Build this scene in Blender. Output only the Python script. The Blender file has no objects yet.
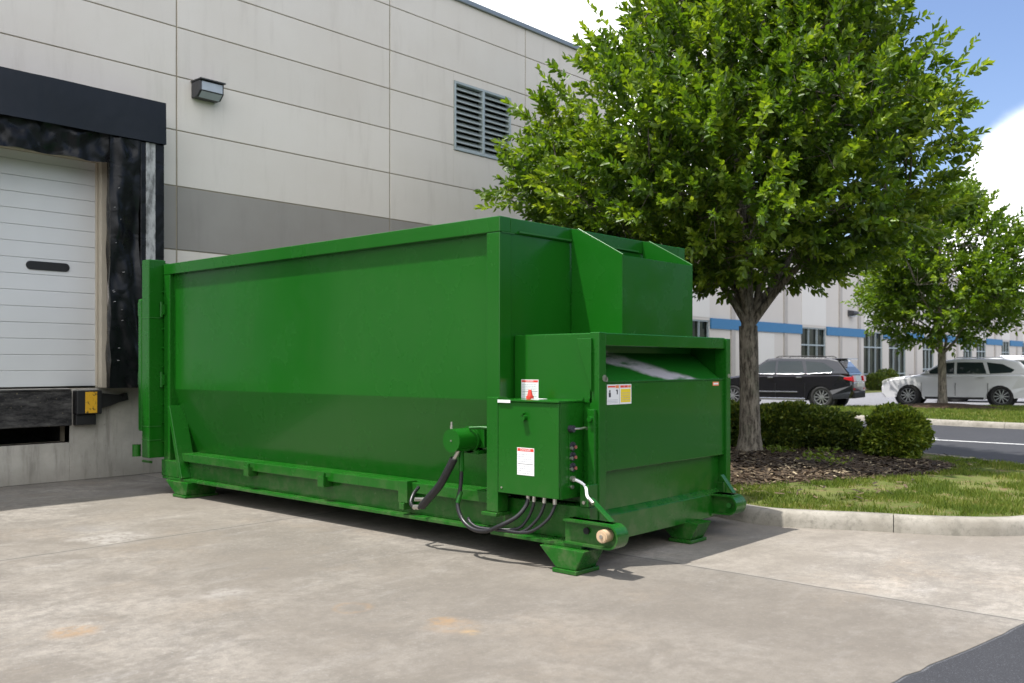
import bpy, bmesh, math, random
import numpy as np
from mathutils import Vector, Matrix, noise
R = math.radians
random.seed(7); rng = np.random.default_rng(11)
scene = bpy.context.scene
C = scene.collection

# ---------------------------------------------------------------- camera, sky, sun, exposure
cam_d = bpy.data.cameras.new('camera'); cam = bpy.data.objects.new('camera', cam_d); C.objects.link(cam)
cam.location = (0, 0, 1.5); cam.rotation_euler = (R(90), 0, R(-48.2))
cam_d.sensor_width = 36; cam_d.lens = 926*36/1024; cam_d.shift_y = 23.5/1024
cam_d.clip_start = 0.05; cam_d.clip_end = 3000
cam_d.dof.use_dof = True; cam_d.dof.focus_distance = 8.0; cam_d.dof.aperture_fstop = 2.8
scene.camera = cam

SUN = Vector((-.31, .235, 1.0)).normalized()
elev = math.asin(SUN.z)
world = bpy.data.worlds.new('World'); scene.world = world; world.use_nodes = True
nt = world.node_tree; N = nt.nodes; L = nt.links
for n in list(N): N.remove(n)
out = N.new('ShaderNodeOutputWorld'); bg = N.new('ShaderNodeBackground'); bg.inputs['Strength'].default_value = 0.15
sky = N.new('ShaderNodeTexSky'); sky.sky_type = 'NISHITA'; sky.sun_disc = False
sky.sun_elevation = elev; sky.sun_rotation = math.atan2(SUN.x, SUN.y)
sky.air_density = 1.0; sky.dust_density = 1.2; sky.ozone_density = 1.6
tc = N.new('ShaderNodeTexCoord')
mp = N.new('ShaderNodeMapping'); mp.inputs['Scale'].default_value = (1.0, 1.0, 1.9); mp.inputs['Location'].default_value = (1.3, .4, .25)
nz = N.new('ShaderNodeTexNoise'); nz.inputs['Scale'].default_value = 2.6; nz.inputs['Detail'].default_value = 9; nz.inputs['Roughness'].default_value = .52
L.new(tc.outputs['Generated'], mp.inputs['Vector']); L.new(mp.outputs[0], nz.inputs['Vector'])
def lobe(d, inner, outer, amp):
    d = Vector(d).normalized()
    dp = N.new('ShaderNodeVectorMath'); dp.operation = 'DOT_PRODUCT'; dp.inputs[1].default_value = d
    L.new(tc.outputs['Generated'], dp.inputs[0])
    mr = N.new('ShaderNodeMapRange'); mr.interpolation_type = 'SMOOTHSTEP'
    mr.inputs['From Min'].default_value = math.cos(R(outer)); mr.inputs['From Max'].default_value = math.cos(R(inner))
    mr.inputs['To Min'].default_value = 0; mr.inputs['To Max'].default_value = amp
    L.new(dp.outputs['Value'], mr.inputs['Value']); return mr.outputs[0]
def add(a, b):
    m = N.new('ShaderNodeMath'); m.operation = 'ADD'; L.new(a, m.inputs[0]); L.new(b, m.inputs[1]); return m.outputs[0]
def skydir(px, py):
    r = (px-512)/926; return (.7455+.6665*r, .6665-.7455*r, (365-py)/926)
a = add(nz.outputs['Fac'], lobe(skydir(500, -60), 10, 24, .34))
a = add(a, lobe((-.75, -.60, .6), 20, 70, .24))  # unseen bright cloud added behind the viewer to light the warehouse wall
a = add(a, lobe(skydir(1060, 240), 3.5, 8, .36))
a = add(a, lobe(skydir(1045, 105), 2.0, 5.5, .22))
a = add(a, lobe(skydir(950, 50), 2.5, 7, -.3))
cr = N.new('ShaderNodeMapRange'); cr.interpolation_type = 'SMOOTHSTEP'
cr.inputs['From Min'].default_value = .50; cr.inputs['From Max'].default_value = .76; L.new(a, cr.inputs['Value'])
cn = N.new('ShaderNodeTexNoise'); cn.inputs['Scale'].default_value = 7; cn.inputs['Detail'].default_value = 5
L.new(mp.outputs[0], cn.inputs['Vector'])
cc = N.new('ShaderNodeMix'); cc.data_type = 'RGBA'; cc.inputs[6].default_value = (6.0, 6.1, 6.3, 1); cc.inputs[7].default_value = (9.0, 9.0, 9.0, 1)
L.new(cn.outputs['Fac'], cc.inputs[0])
mx = N.new('ShaderNodeMix'); mx.data_type = 'RGBA'
st = N.new('ShaderNodeMix'); st.data_type = 'RGBA'; st.blend_type = 'MULTIPLY'; st.inputs[0].default_value = 1; st.inputs[7].default_value = (.56, .56, .62, 1)
L.new(sky.outputs[0], st.inputs[6])
L.new(cr.outputs[0], mx.inputs[0]); L.new(st.outputs[2], mx.inputs[6]); L.new(cc.outputs[2], mx.inputs[7])
L.new(mx.outputs[2], bg.inputs['Color']); L.new(bg.outputs[0], out.inputs['Surface'])

sd = bpy.data.lights.new('sun', 'SUN'); sd.energy = 3.2; sd.angle = R(.53); sd.color = (1, .965, .91)
sun = bpy.data.objects.new('sun', sd); C.objects.link(sun); sun.location = SUN*60
sun.rotation_euler = SUN.to_track_quat('Z', 'Y').to_euler()

scene.render.engine = 'CYCLES'
scene.view_settings.view_transform = 'Standard'; scene.view_settings.look = 'None'
scene.view_settings.exposure = 1.12; scene.view_settings.gamma = 1; scene.view_settings.use_curve_mapping = False

# ---------------------------------------------------------------- material helpers
class NG:
    def __init__(s, name):
        s.m = bpy.data.materials.new(name); s.m.use_nodes = True; s.t = s.m.node_tree
        s.b = s.t.nodes['Principled BSDF']; s.o = s.t.nodes['Material Output']
        s.tc = s.t.nodes.new('ShaderNodeTexCoord')
    def n(s, ty, ins=None, **kw):
        x = s.t.nodes.new(ty)
        for k, v in kw.items(): setattr(x, k, v)
        for k, v in (ins or {}).items():
            if isinstance(v, bpy.types.NodeSocket): s.t.links.new(v, x.inputs[k])
            else: x.inputs[k].default_value = v
        return x
    def noise(s, scale, detail=4, rough=.55, vec=None, dist=0):
        return s.n('ShaderNodeTexNoise', {'Vector': vec or s.tc.outputs['Object'], 'Scale': scale, 'Detail': detail, 'Roughness': rough, 'Distortion': dist}).outputs['Fac']
    def map(s, vec, scale=(1, 1, 1), loc=(0, 0, 0), rot=(0, 0, 0)):
        return s.n('ShaderNodeMapping', {'Vector': vec, 'Scale': scale, 'Location': loc, 'Rotation': rot}).outputs[0]
    def rng(s, v, a, b, c=0., d=1., smooth=True):
        x = s.n('ShaderNodeMapRange', {'Value': v, 'From Min': a, 'From Max': b, 'To Min': c, 'To Max': d})
        if smooth: x.interpolation_type = 'SMOOTHSTEP'
        return x.outputs[0]
    def mix(s, f, a, b, mode='MIX'):
        x = s.t.nodes.new('ShaderNodeMix'); x.data_type = 'RGBA'; x.blend_type = mode
        for i, v in ((0, f), (6, a), (7, b)):
            if isinstance(v, bpy.types.NodeSocket): s.t.links.new(v, x.inputs[i])
            else: x.inputs[i].default_value = (v if i == 0 else (tuple(v)+(1,))[:4])
        return x.outputs[2]
    def math(s, op, a, b=0.):
        return s.n('ShaderNodeMath', {0: a, 1: b}, operation=op).outputs[0]
    def set(s, **kw):
        for k, v in kw.items():
            k = {'base': 'Base Color', 'rough': 'Roughness', 'metal': 'Metallic', 'spec': 'Specular IOR Level', 'coat': 'Coat Weight', 'coatr': 'Coat Roughness', 'trans': 'Transmission Weight'}.get(k, k)
            if isinstance(v, bpy.types.NodeSocket): s.t.links.new(v, s.b.inputs[k])
            else: s.b.inputs[k].default_value = ((tuple(v)+(1,))[:4] if isinstance(v, (tuple, list)) else v)
        return s
    def bump(s, h, strength=.3, dist=.01):
        x = s.n('ShaderNodeBump', {'Height': h, 'Strength': strength, 'Distance': dist})
        s.t.links.new(x.outputs[0], s.b.inputs['Normal']); return s

def simple(name, col, rough=.5, metal=0., vary=.12, scale=6, spec=.5, coat=0., bumpy=0.):
    g = NG(name); nf = g.noise(scale, 4)
    lo = tuple(c*(1-vary) for c in col); hi = tuple(min(1, c*(1+vary)) for c in col)
    g.set(base=g.mix(nf, lo, hi), rough=g.rng(g.noise(scale*3), .3, .7, rough*.88, min(1, rough*1.1)), metal=metal, spec=spec, coat=coat)
    if bumpy: g.bump(g.noise(scale*8, 5), bumpy, .004)
    return g.m

# green machine paint
g = NG('green_enamel_paint'); WP = g.t.nodes.new('ShaderNodeNewGeometry').outputs['Position']
big = g.noise(.7, 2, .4, vec=WP); fine = g.noise(9, 5, vec=WP)
dust = g.rng(g.noise(3.2, 6, .65, g.map(WP, (1, 1, .25))), .45, .8)
base = g.mix(big, (.0045, .082, .0045), (.0085, .106, .0065))
base = g.mix(g.math('MULTIPLY', dust, .03), base, (.12, .17, .07))
scr = g.rng(g.noise(30, 3, .6, vec=WP), .76, .78)
pz = g.n('ShaderNodeSeparateXYZ', {0: WP}).outputs[2]
spl = g.math('MULTIPLY', g.rng(pz, .75, .05), g.rng(g.noise(7, 7, .72, vec=WP), .42, .66))
base = g.mix(g.math('MULTIPLY', spl, .30), base, (.15, .15, .09))
run = g.math('MULTIPLY', g.rng(g.noise(9, 5, .6, g.map(WP, (1, 1, .12))), .58, .74), g.rng(g.noise(1.3, 2, vec=WP), .45, .6))
base = g.mix(g.math('MULTIPLY', run, .05), base, (.10, .14, .06))
base = g.mix(g.math('MULTIPLY', scr, .3), base, (.10, .16, .07))
g.set(base=base, rough=g.rng(g.noise(2.3, 5, vec=WP), .3, .75, .20, .32), spec=.34, coat=.10, coatr=.04)
g.bump(g.noise(.8, 1, .3, vec=WP), .12, .05)
GREEN = g.m
# chute sheet: same paint, with a white reflection painted on as a diagonal band
g = NG('green_paint_painted_reflection')
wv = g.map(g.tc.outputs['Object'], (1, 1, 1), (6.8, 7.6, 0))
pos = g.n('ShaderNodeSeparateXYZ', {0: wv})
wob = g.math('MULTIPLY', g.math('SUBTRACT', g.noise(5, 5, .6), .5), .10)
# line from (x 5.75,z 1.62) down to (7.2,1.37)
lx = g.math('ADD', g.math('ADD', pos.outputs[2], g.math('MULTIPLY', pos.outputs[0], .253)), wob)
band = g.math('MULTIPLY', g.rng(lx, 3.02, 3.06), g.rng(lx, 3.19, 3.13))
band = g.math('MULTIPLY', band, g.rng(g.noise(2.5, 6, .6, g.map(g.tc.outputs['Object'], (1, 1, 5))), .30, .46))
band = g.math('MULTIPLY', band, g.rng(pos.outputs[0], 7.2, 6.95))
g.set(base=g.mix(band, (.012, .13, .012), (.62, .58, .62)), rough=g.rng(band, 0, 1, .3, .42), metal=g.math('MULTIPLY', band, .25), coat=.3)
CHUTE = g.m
g = NG('worn_dark_green'); g.set(base=g.mix(g.noise(5), (.012, .10, .012), (.02, .14, .016)), rough=.5); GREEN_DK = g.m

# concrete apron
g = NG('apron_concrete'); V = g.tc.outputs['Object']
p = g.n('ShaderNodeSeparateXYZ', {0: V}); PX, PY = p.outputs[0], p.outputs[1]
c0 = g.mix(g.rng(g.noise(.55, 6, .6), .3, .7), (.20, .178, .148), (.375, .342, .295))
c0 = g.mix(g.math('MULTIPLY', g.rng(g.noise(1.7, 7, .7, dist=.6), .42, .62), .75), c0, (.165, .146, .122))
c0 = g.mix(g.math('MULTIPLY', g.rng(g.noise(2.6, 8, .7, g.map(V, (.45, 1.6, 1), (3, 1, 0), (0, 0, .4))), .52, .75), .6), c0, (.42, .40, .37))
c0 = g.mix(g.math('MULTIPLY', g.rng(g.noise(.9, 6, .65, g.map(V, (1, 1, 1), (9, 4, 0))), .48, .72), .5), c0, (.33, .265, .195))
c0 = g.mix(g.math('MULTIPLY', g.rng(g.noise(11, 9, .8), .40, .62), .62), c0, (.15, .136, .118))
c0 = g.mix(g.math('MULTIPLY', g.rng(g.noise(30, 8, .8, g.map(V, (1, 1, 1), (5, 1, 0))), .52, .68), .5), c0, (.46, .44, .40))
c0 = g.mix(g.math('MULTIPLY', g.rng(g.noise(130, 3, .7), .35, .65), .42), c0, (.13, .12, .105))
c0 = g.mix(g.math('MULTIPLY', g.rng(g.noise(55, 2, .5), .68, .76), .45), c0, (.14, .13, .12))
c0 = g.mix(g.math('MULTIPLY', g.rng(g.noise(.35, 5, .6, g.map(V, (1, 1, 1), (20, 7, 0))), .42, .58), .5), c0, (.175, .154, .127))
wn = g.noise(3.5, 6, .65)
def blot(x, y, r, col, amt, ring=False):
    global c0
    dx = g.math('SUBTRACT', PX, x); dy = g.math('SUBTRACT', PY, y)
    d = g.math('SQRT', g.math('ADD', g.math('MULTIPLY', dx, dx), g.math('MULTIPLY', dy, dy)))
    d = g.math('ADD', d, g.math('MULTIPLY', g.math('SUBTRACT', wn, .5), r*2.2))
    f = g.rng(d, r, r*.35)
    if ring: f = g.math('MULTIPLY', f, g.rng(d, r*.3, r*.75))
    f = g.math('MULTIPLY', f, g.rng(g.noise(14, 5, .7), .36, .6))
    c0 = g.mix(g.math('MULTIPLY', f, amt), c0, col)
blot(2.26, 5.30, .17, (.31, .20, .105), .7)
blot(3.63, 4.55, .15, (.30, .19, .10), .7, True)
blot(3.76, 3.93, .10, (.27, .175, .09), .75); blot(3.72, 3.64, .08, (.38, .26, .13), .7); blot(3.74, 3.80, .2, (.31, .22, .14), .45)
blot(3.69, 7.92, .42, (.44, .42, .39), .5); blot(3.74, 8.52, .3, (.22, .21, .2), .5); blot(3.28, 5.47, .22, (.44, .42, .39), .4)
blot(3.88, 5.92, .07, (.15, .14, .13), .6)
blot(5.0, 10.6, .6, (.2, .19, .18), .5); blot(3.6, 11.2, .8, (.22, .21, .19), .45)
jw = g.math('MULTIPLY', g.math('SUBTRACT', g.noise(2.2, 5), .5), .05)
def joint(P, x, w=.013):
    global c0, jh
    d = g.math('ABSOLUTE', g.math('SUBTRACT', g.math('ADD', P, jw), x))
    f = g.rng(d, w, w*.35); f2 = g.rng(d, w*9, 0)
    c0 = g.mix(g.math('MULTIPLY', f2, .22), c0, (.2, .19, .17))
    c0 = g.mix(g.math('MULTIPLY', f, .85), c0, (.07, .065, .06)); return f
ck = g.math('ADD', PY, g.math('MULTIPLY', g.math('SUBTRACT', g.noise(1.6, 8, .7), .5), 1.5))
cf = g.math('MULTIPLY', g.rng(g.math('ABSOLUTE', g.math('SUBTRACT', ck, 5.9)), .010, .002), g.math('MULTIPLY', g.rng(PX, 4.6, 4.2), g.rng(g.noise(3, 3), .38, .5)))
c0 = g.mix(g.math('MULTIPLY', cf, .45), c0, (.10, .09, .08))
c0 = g.mix(g.math('MULTIPLY', g.rng(g.noise(22, 4, .6, g.map(V, (1, 1, 1), (3, 8, 0))), .70, .76), .5), c0, (.09, .08, .07))
js = [joint(PX, 6.05), joint(PY, 7.65), joint(PX, 1.4)]
tone = g.n('ShaderNodeVectorMath', {0: c0, 'Scale': g.rng(g.math('ADD', PX, jw), 6.04, 6.06, .86, 1.10)}, operation='SCALE').outputs[0]
g.set(base=tone, rough=.85, spec=.25)
g.bump(g.math('ADD', g.noise(90, 5, .7), g.math('MULTIPLY', g.noise(6, 4), .5)), .35, .006); CONC = g.m

g = NG('kerb_concrete')
c = g.mix(g.rng(g.noise(1.6, 6, .65), .3, .7), (.21, .19, .155), (.36, .335, .29))
c = g.mix(g.math('MULTIPLY', g.rng(g.noise(7, 6, .7), .5, .68), .6), c, (.14, .13, .105))
c = g.mix(g.math('MULTIPLY', g.rng(g.noise(24, 6, .8), .5, .66), .4), c, (.12, .11, .09))
c = g.mix(g.math('MULTIPLY', g.noise(110, 2), .3), c, (.25, .24, .21))
g.set(base=c, rough=.9, spec=.2).bump(g.noise(80, 5, .7), .4, .006); KERB = g.m

def asphalt(name, col):
    g = NG(name)
    c = g.mix(g.noise(.8, 5), tuple(x*.85 for x in col), tuple(x*1.2 for x in col))
    c = g.mix(g.rng(g.noise(150, 2), .58, .7), c, tuple(x*2.6 for x in col))
    g.set(base=c, rough=.88, spec=.25).bump(g.noise(160, 3), .5, .004); return g.m
ASPH = asphalt('fresh_asphalt', (.036, .037, .041)); ASPH_L = asphalt('worn_asphalt', (.085, .087, .092)); ASPH_P = asphalt('car_park_asphalt', (.17, .17, .18))

g = NG('lawn_soil')
c = g.mix(g.rng(g.noise(1.4, 6), .3, .7), (.08, .11, .025), (.15, .165, .05))
c = g.mix(g.math('MULTIPLY', g.rng(g.noise(6, 6, .7), .5, .65), .85), c, (.20, .14, .08))
g.set(base=c, rough=.95, spec=.1).bump(g.noise(40, 6, .8), .8, .03); LAWN = g.m
g = NG('bark_mulch')
c = g.mix(g.noise(14, 6, .75), (.03, .02, .012), (.11, .075, .048))
g.set(base=c, rough=.95, spec=.1).bump(g.noise(26, 6, .8), 1, .04); MULCH = g.m
def per_island(name, stops, rough=.6, trans=0., spec=.4, tcol=None, pos_noise=None, age=False):
    g = NG(name)
    geo = g.t.nodes.new('ShaderNodeNewGeometry'); ramp = g.t.nodes.new('ShaderNodeValToRGB')
    val = geo.outputs['Random Per Island']
    if pos_noise: val = g.math('ADD', g.math('MULTIPLY', val, .6), g.math('MULTIPLY', g.rng(g.noise(pos_noise, 2), .3, .7), .4))
    if age:
        at = g.t.nodes.new('ShaderNodeAttribute'); at.attribute_name = 'age'
        val = g.math('ADD', g.math('MULTIPLY', val, .5), g.math('MULTIPLY', at.outputs['Fac'], .5))
    g.t.links.new(val, ramp.inputs[0])
    e = ramp.color_ramp.elements
    e[0].position = stops[0][0]; e[0].color = tuple(stops[0][1])+(1,)
    e[1].position = stops[-1][0]; e[1].color = tuple(stops[-1][1])+(1,)
    for q, cc in stops[1:-1]: x = e.new(q); x.color = tuple(cc)+(1,)
    g.set(base=ramp.outputs[0], rough=rough, spec=spec)
    if trans:
        tr = g.t.nodes.new('ShaderNodeBsdfTranslucent')
        tm = g.mix(1., ramp.outputs[0], tcol or (1.6, 1.5, .5), 'MULTIPLY'); g.t.links.new(tm, tr.inputs[0])
        ms = g.t.nodes.new('ShaderNodeMixShader'); ms.inputs[0].default_value = trans
        g.t.links.new(g.b.outputs[0], ms.inputs[1]); g.t.links.new(tr.outputs[0], ms.inputs[2]); g.t.links.new(ms.outputs[0], g.o.inputs[0])
    return g.m
LEAF = per_island('tree_leaf', [(0, (.03, .068, .009)), (.35, (.07, .135, .013)), (.62, (.15, .225, .02)), (.85, (.28, .35, .045)), (1, (.38, .43, .08))], .46, .35, .5, (1.9, 1.9, .5), .9, True)
LEAF2 = per_island('far_tree_leaf', [(0, (.028, .068, .009)), (.4, (.07, .13, .013)), (.75, (.15, .23, .025)), (1, (.28, .34, .05))], .45, .45, .4, (1.9, 1.8, .5), .7, True)
SHRUB = per_island('boxwood_leaf', [(0, (.035, .065, .010)), (.5, (.075, .12, .016)), (.85, (.14, .185, .024)), (1, (.24, .26, .035))], .5, .25, .4)
SHRUB2 = per_island('yellowish_boxwood_leaf', [(0, (.05, .09, .008)), (.5, (.12, .18, .016)), (.85, (.20, .26, .025)), (1, (.28, .30, .035))], .5, .28, .4)
GRASSM = per_island('grass_blade', [(0, (.06, .105, .014)), (.5, (.12, .175, .022)), (.8, (.19, .22, .04)), (1, (.38, .31, .15))], .6, .3, .3, (1.4, 1.4, .6), 1.6)
CHIP = per_island('mulch_chip', [(0, (.025, .017, .010)), (.6, (.062, .042, .024)), (.9, (.12, .085, .048)), (1, (.40, .33, .21))], .9)
g = NG('tree_bark'); V = g.tc.outputs['Object']
c = g.mix(g.rng(g.noise(20, 6, .75, g.map(V, (1, 1, .25))), .35, .62), (.05, .042, .034), (.26, .23, .185))
c = g.mix(g.math('MULTIPLY', g.rng(g.noise(5, 4), .5, .7), .4), c, (.12, .13, .09))
g.set(base=c, rough=.95, spec=.15).bump(g.noise(22, 6, .75, g.map(V, (1, 1, .2))), .9, .025); BARK = g.m

# precast wall panels
def precast(name, a, b, stain=(.36, .33, .29), amt=.35):
    g = NG(name); V = g.tc.outputs['Object']
    c = g.mix(g.rng(g.noise(.5, 5, .6), .3, .7), a, b)
    c = g.mix(g.math('MULTIPLY', g.rng(g.noise(2.2, 6, .65, g.map(V, (1.6, 1.6, .22))), .5, .75), amt), c, stain)
    c = g.mix(g.math('MULTIPLY', g.rng(g.noise(120, 2), .55, .75), .18), c, tuple(x*.6 for x in stain))
    pi = g.t.nodes.new('ShaderNodeNewGeometry').outputs['Random Per Island']
    c = g.mix(g.math('MULTIPLY', pi, .14), c, tuple(x*.62 for x in a))
    g.set(base=c, rough=.9, spec=.2).bump(g.noise(120, 4, .7), .3, .003); return g.m
WALL = precast('precast_beige', (.70, .645, .59), (.75, .70, .65), (.48, .43, .38), amt=.3); WALLG = precast('precast_grey', (.29, .27, .25), (.34, .32, .30), (.22, .21, .20))
JOINTM = simple('panel_joint_sealant', (.30, .26, .20), .9)
g = NG('stained_foundation_concrete'); V = g.tc.outputs['Object']
pp = g.n('ShaderNodeSeparateXYZ', {0: V})
c = g.mix(g.rng(g.noise(1.2, 6, .65), .3, .7), (.36, .34, .30), (.52, .49, .44))
st = g.rng(g.noise(5, 6, .7, g.map(V, (1.4, 1.4, .18))), .48, .72)
c = g.mix(g.math('MULTIPLY', st, .6), c, (.17, .155, .135))
c = g.mix(g.math('MULTIPLY', g.rng(pp.outputs[2], .35, .0), .5), c, (.22, .20, .17))
c = g.mix(g.math('MULTIPLY', g.rng(g.noise(20, 5, .7), .62, .7), .5), c, (.12, .11, .1))
g.set(base=c, rough=.92, spec=.2).bump(g.noise(40, 6, .7), .5, .008); FOUND = g.m
VINYL = NG('black_vinyl'); VINYL.set(base=VINYL.mix(VINYL.noise(4, 5), (.004, .004, .005), (.010, .011, .013)), rough=VINYL.rng(VINYL.noise(7, 4), .3, .7, .25, .42), spec=.26).bump(VINYL.noise(3.2, 2, .4, dist=1.0), .6, .04); VINYL = VINYL.m
HEADM = NG('navy_header_sheet'); HEADM.set(base=HEADM.mix(HEADM.noise(1.5, 4), (.006, .008, .012), (.011, .014, .020)), rough=.45, spec=.35).bump(HEADM.noise(1.6, 3, .5), .5, .04); HEADM = HEADM.m
g = NG('scraped_black_rubber')
c = g.mix(g.rng(g.noise(6, 9, .8, g.map(g.tc.outputs['Object'], (.5, 1, 2))), .35, .75), (.010, .010, .011), (.11, .105, .10))
c = g.mix(g.rng(g.noise(30, 4, .7), .64, .7), c, (.30, .26, .16))
g.set(base=c, rough=.85, spec=.3).bump(g.noise(14, 6, .7), .8, .02); RUBBER = g.m
BLACK = simple('matt_black_rubber', (.012, .012, .013), .6)
DARK = simple('dark_void_paint', (.006, .006, .007), .9)
g = NG('grimy_reflective_tape'); g.set(base=g.mix(g.rng(g.noise(12, 7, .7, g.map(g.tc.outputs['Object'], (1, 1, .4))), .38, .62), (.14, .14, .14), (.42, .42, .42)), rough=.6); TAPE = g.m
g = NG('worn_yellow_label'); g.set(base=g.mix(g.rng(g.noise(26, 6, .7), .55, .64), (.72, .40, .02), (.08, .05, .02)), rough=.6); YELLOW = g.m
DOORM = simple('white_door_paint', (.64, .65, .65), .45, vary=.06, scale=2); DOORSEAM = simple('door_seam_grey', (.42, .43, .44), .6)
JAMB = simple('beige_door_jamb', (.50, .45, .36), .7); CAP = simple('grey_metal_coping', (.26, .29, .31), .45, .4)
LOUV = simple('pale_louver_metal', (.42, .47, .47), .45, .2)
BRONZE = simple('dark_bronze_lamp_housing', (.045, .045, .05), .5)
LENS = simple('frosted_lamp_lens', (.42, .46, .52), .25, vary=.2)
SILVER = simple('zinc_steel', (.55, .53, .48), .32, .9); CREAM = simple('cream_nylon_roller', (.55, .40, .25), .55)
WHITE = simple('white_sticker', (.78, .78, .78), .45, vary=.03); RED = simple('red_print', (.72, .05, .03), .5, vary=.05); YEL = simple('yellow_print', (.80, .60, .02), .5, vary=.05)
GREYP = simple('grey_print', (.42, .43, .46), .5); BLK = simple('black_print', (.03, .03, .04), .5); ORG = simple('orange_print', (.75, .22, .08), .5)
HOSE = simple('black_hydraulic_hose', (.014, .014, .016), .38, vary=.3, scale=20)
BLUE = simple('blue_band_paint', (.04, .17, .34), .6, vary=.06)
FAR = simple('far_precast', (.58, .535, .49), .9, vary=.08, scale=.4); FARL = simple('far_precast_light', (.66, .63, .59), .9, vary=.05, scale=.5); FARD = simple('far_precast_dark', (.40, .365, .335), .9)  # the third tone is the darker precast colour of the pilasters
GLASS = NG('dark_window_glass'); GLASS.set(base=GLASS.mix(GLASS.rng(GLASS.noise(1.3, 5), .4, .65), (.004, .006, .005), (.02, .028, .014)), rough=.12, spec=.18); GLASS = GLASS.m
CGLASS = simple('car_glass', (.018, .026, .027), .05, spec=.5, vary=.3, scale=1.2)
FRAMEM = simple('pale_window_frame', (.34, .39, .41), .5); BRICK = simple('brown_brick_base', (.14, .09, .07), .9, scale=14)
CARW = simple('white_car_paint', (.58, .58, .59), .25, vary=.02, coat=.8); CARB = simple('black_car_paint', (.007, .007, .009), .16, vary=.1, coat=1.)
CHROME = simple('chrome_trim', (.72, .72, .74), .18, .95, vary=.04); TYRE = simple('tyre_rubber', (.018, .018, .018), .8); RIM = simple('alloy_rim', (.45, .46, .48), .3, .8)
TAIL = simple('tail_lamp_red', (.50, .012, .02), .2, vary=.2, coat=.6); HEADL = simple('head_lamp_glass', (.62, .62, .58), .12, vary=.2, coat=.8); AMBER = simple('amber_lens', (.6, .22, .03), .25)
PAINTW = simple('road_paint_white', (.68, .68, .66), .8, vary=.12, scale=12)

# ---------------------------------------------------------------- mesh helpers
def wloc(o):
    v = Vector((0, 0, 0))
    while o: v += o.location; o = o.parent
    return v
class MB:
    def __init__(s): s.v = []; s.f = []; s.mi = []; s.mats = []; s.sm = []
    def m(s, mat):
        if mat not in s.mats: s.mats.append(mat)
        return s.mats.index(mat)
    def face(s, pts, mat=0, smooth=False):
        i = len(s.v); s.v += [tuple(p) for p in pts]; s.f.append(tuple(range(i, i+len(pts)))); s.mi.append(mat); s.sm.append(smooth)
    def mesh(s, vs, fs, mat=0, smooth=False):
        i = len(s.v); s.v += [tuple(p) for p in vs]
        for f in fs: s.f.append(tuple(i+k for k in f)); s.mi.append(mat); s.sm.append(smooth)
        return s
    def box(s, x0, x1, y0, y1, z0, z1, mat=0):
        x0, x1 = min(x0, x1), max(x0, x1); y0, y1 = min(y0, y1), max(y0, y1); z0, z1 = min(z0, z1), max(z0, z1)
        vs = [(x0, y0, z0), (x1, y0, z0), (x1, y1, z0), (x0, y1, z0), (x0, y0, z1), (x1, y0, z1), (x1, y1, z1), (x0, y1, z1)]
        return s.mesh(vs, [(0, 3, 2, 1), (4, 5, 6, 7), (0, 1, 5, 4), (1, 2, 6, 5), (2, 3, 7, 6), (3, 0, 4, 7)], mat)
    def prism(s, poly, axis, a, b, mat=0, smooth=False):
        """poly: 2-D outline; axis 'x': (y,z), 'y': (x,z), 'z': (x,y)"""
        ar = sum(poly[i][0]*poly[(i+1) % len(poly)][1]-poly[(i+1) % len(poly)][0]*poly[i][1] for i in range(len(poly)))
        if ar < 0: poly = poly[::-1]
        def P(u, w, t): return {'x': (t, u, w), 'y': (u, t, w), 'z': (u, w, t)}[axis]
        n = len(poly); a, b = min(a, b), max(a, b)
        vs = [P(u, w, a) for u, w in poly]+[P(u, w, b) for u, w in poly]
        fl = axis == 'y'
        fs = [tuple(range(n))[::-1], tuple(range(n, 2*n))]+[(i, (i+1) % n, n+(i+1) % n, n+i) for i in range(n)]
        if fl: fs = [f[::-1] for f in fs]
        return s.mesh(vs, fs, mat, smooth)
    def cyl(s, a, b, r, n=20, mat=0, r2=None, smooth=True):
        return s.tube([a, b], [r, r if r2 is None else r2], n, mat, smooth)
    def tube(s, pts, rad, n=10, mat=0, smooth=True):
        pts = [Vector(p) for p in pts]
        if not isinstance(rad, (list, tuple)): rad = [rad]*len(pts)
        vs = []; ref = None
        for i, p in enumerate(pts):
            t = (pts[min(i+1, len(pts)-1)]-pts[max(i-1, 0)]).normalized()
            if ref is None: ref = t.cross(Vector((0, 0, 1)) if abs(t.z) < .9 else Vector((1, 0, 0))).normalized()
            ref = (ref-t*ref.dot(t)).normalized(); bi = t.cross(ref)
            for k in range(n):
                an = 2*math.pi*k/n; vs.append(p+(ref*math.cos(an)+bi*math.sin(an))*rad[i])
        fs = []
        for i in range(len(pts)-1):
            for k in range(n): fs.append((i*n+k, i*n+(k+1) % n, (i+1)*n+(k+1) % n, (i+1)*n+k))
        s.mesh(vs, fs, mat, smooth)
        s.mesh(vs[:n], [tuple(range(n))[::-1]], mat); s.mesh(vs[-n:], [tuple(range(n))], mat)
        return s
    def build(s, name, mat, parent=None, bevel=0., local=False, seg=2):
        me = bpy.data.meshes.new(name)
        off = Vector((0, 0, 0)) if (parent is None or local) else wloc(parent)
        me.from_pydata([(v[0]-off.x, v[1]-off.y, v[2]-off.z) for v in s.v], [], s.f)
        mats = mat if isinstance(mat, (list, tuple)) else [mat]
        for m in mats: me.materials.append(m)
        me.polygons.foreach_set('material_index', s.mi); me.polygons.foreach_set('use_smooth', s.sm); me.update()
        o = bpy.data.objects.new(name, me); C.objects.link(o); o.parent = parent
        if bevel:
            b = o.modifiers.new('bevel', 'BEVEL'); b.width = bevel; b.segments = seg; b.limit_method = 'ANGLE'; b.angle_limit = R(35); b.harden_normals = False
        return o
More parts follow.
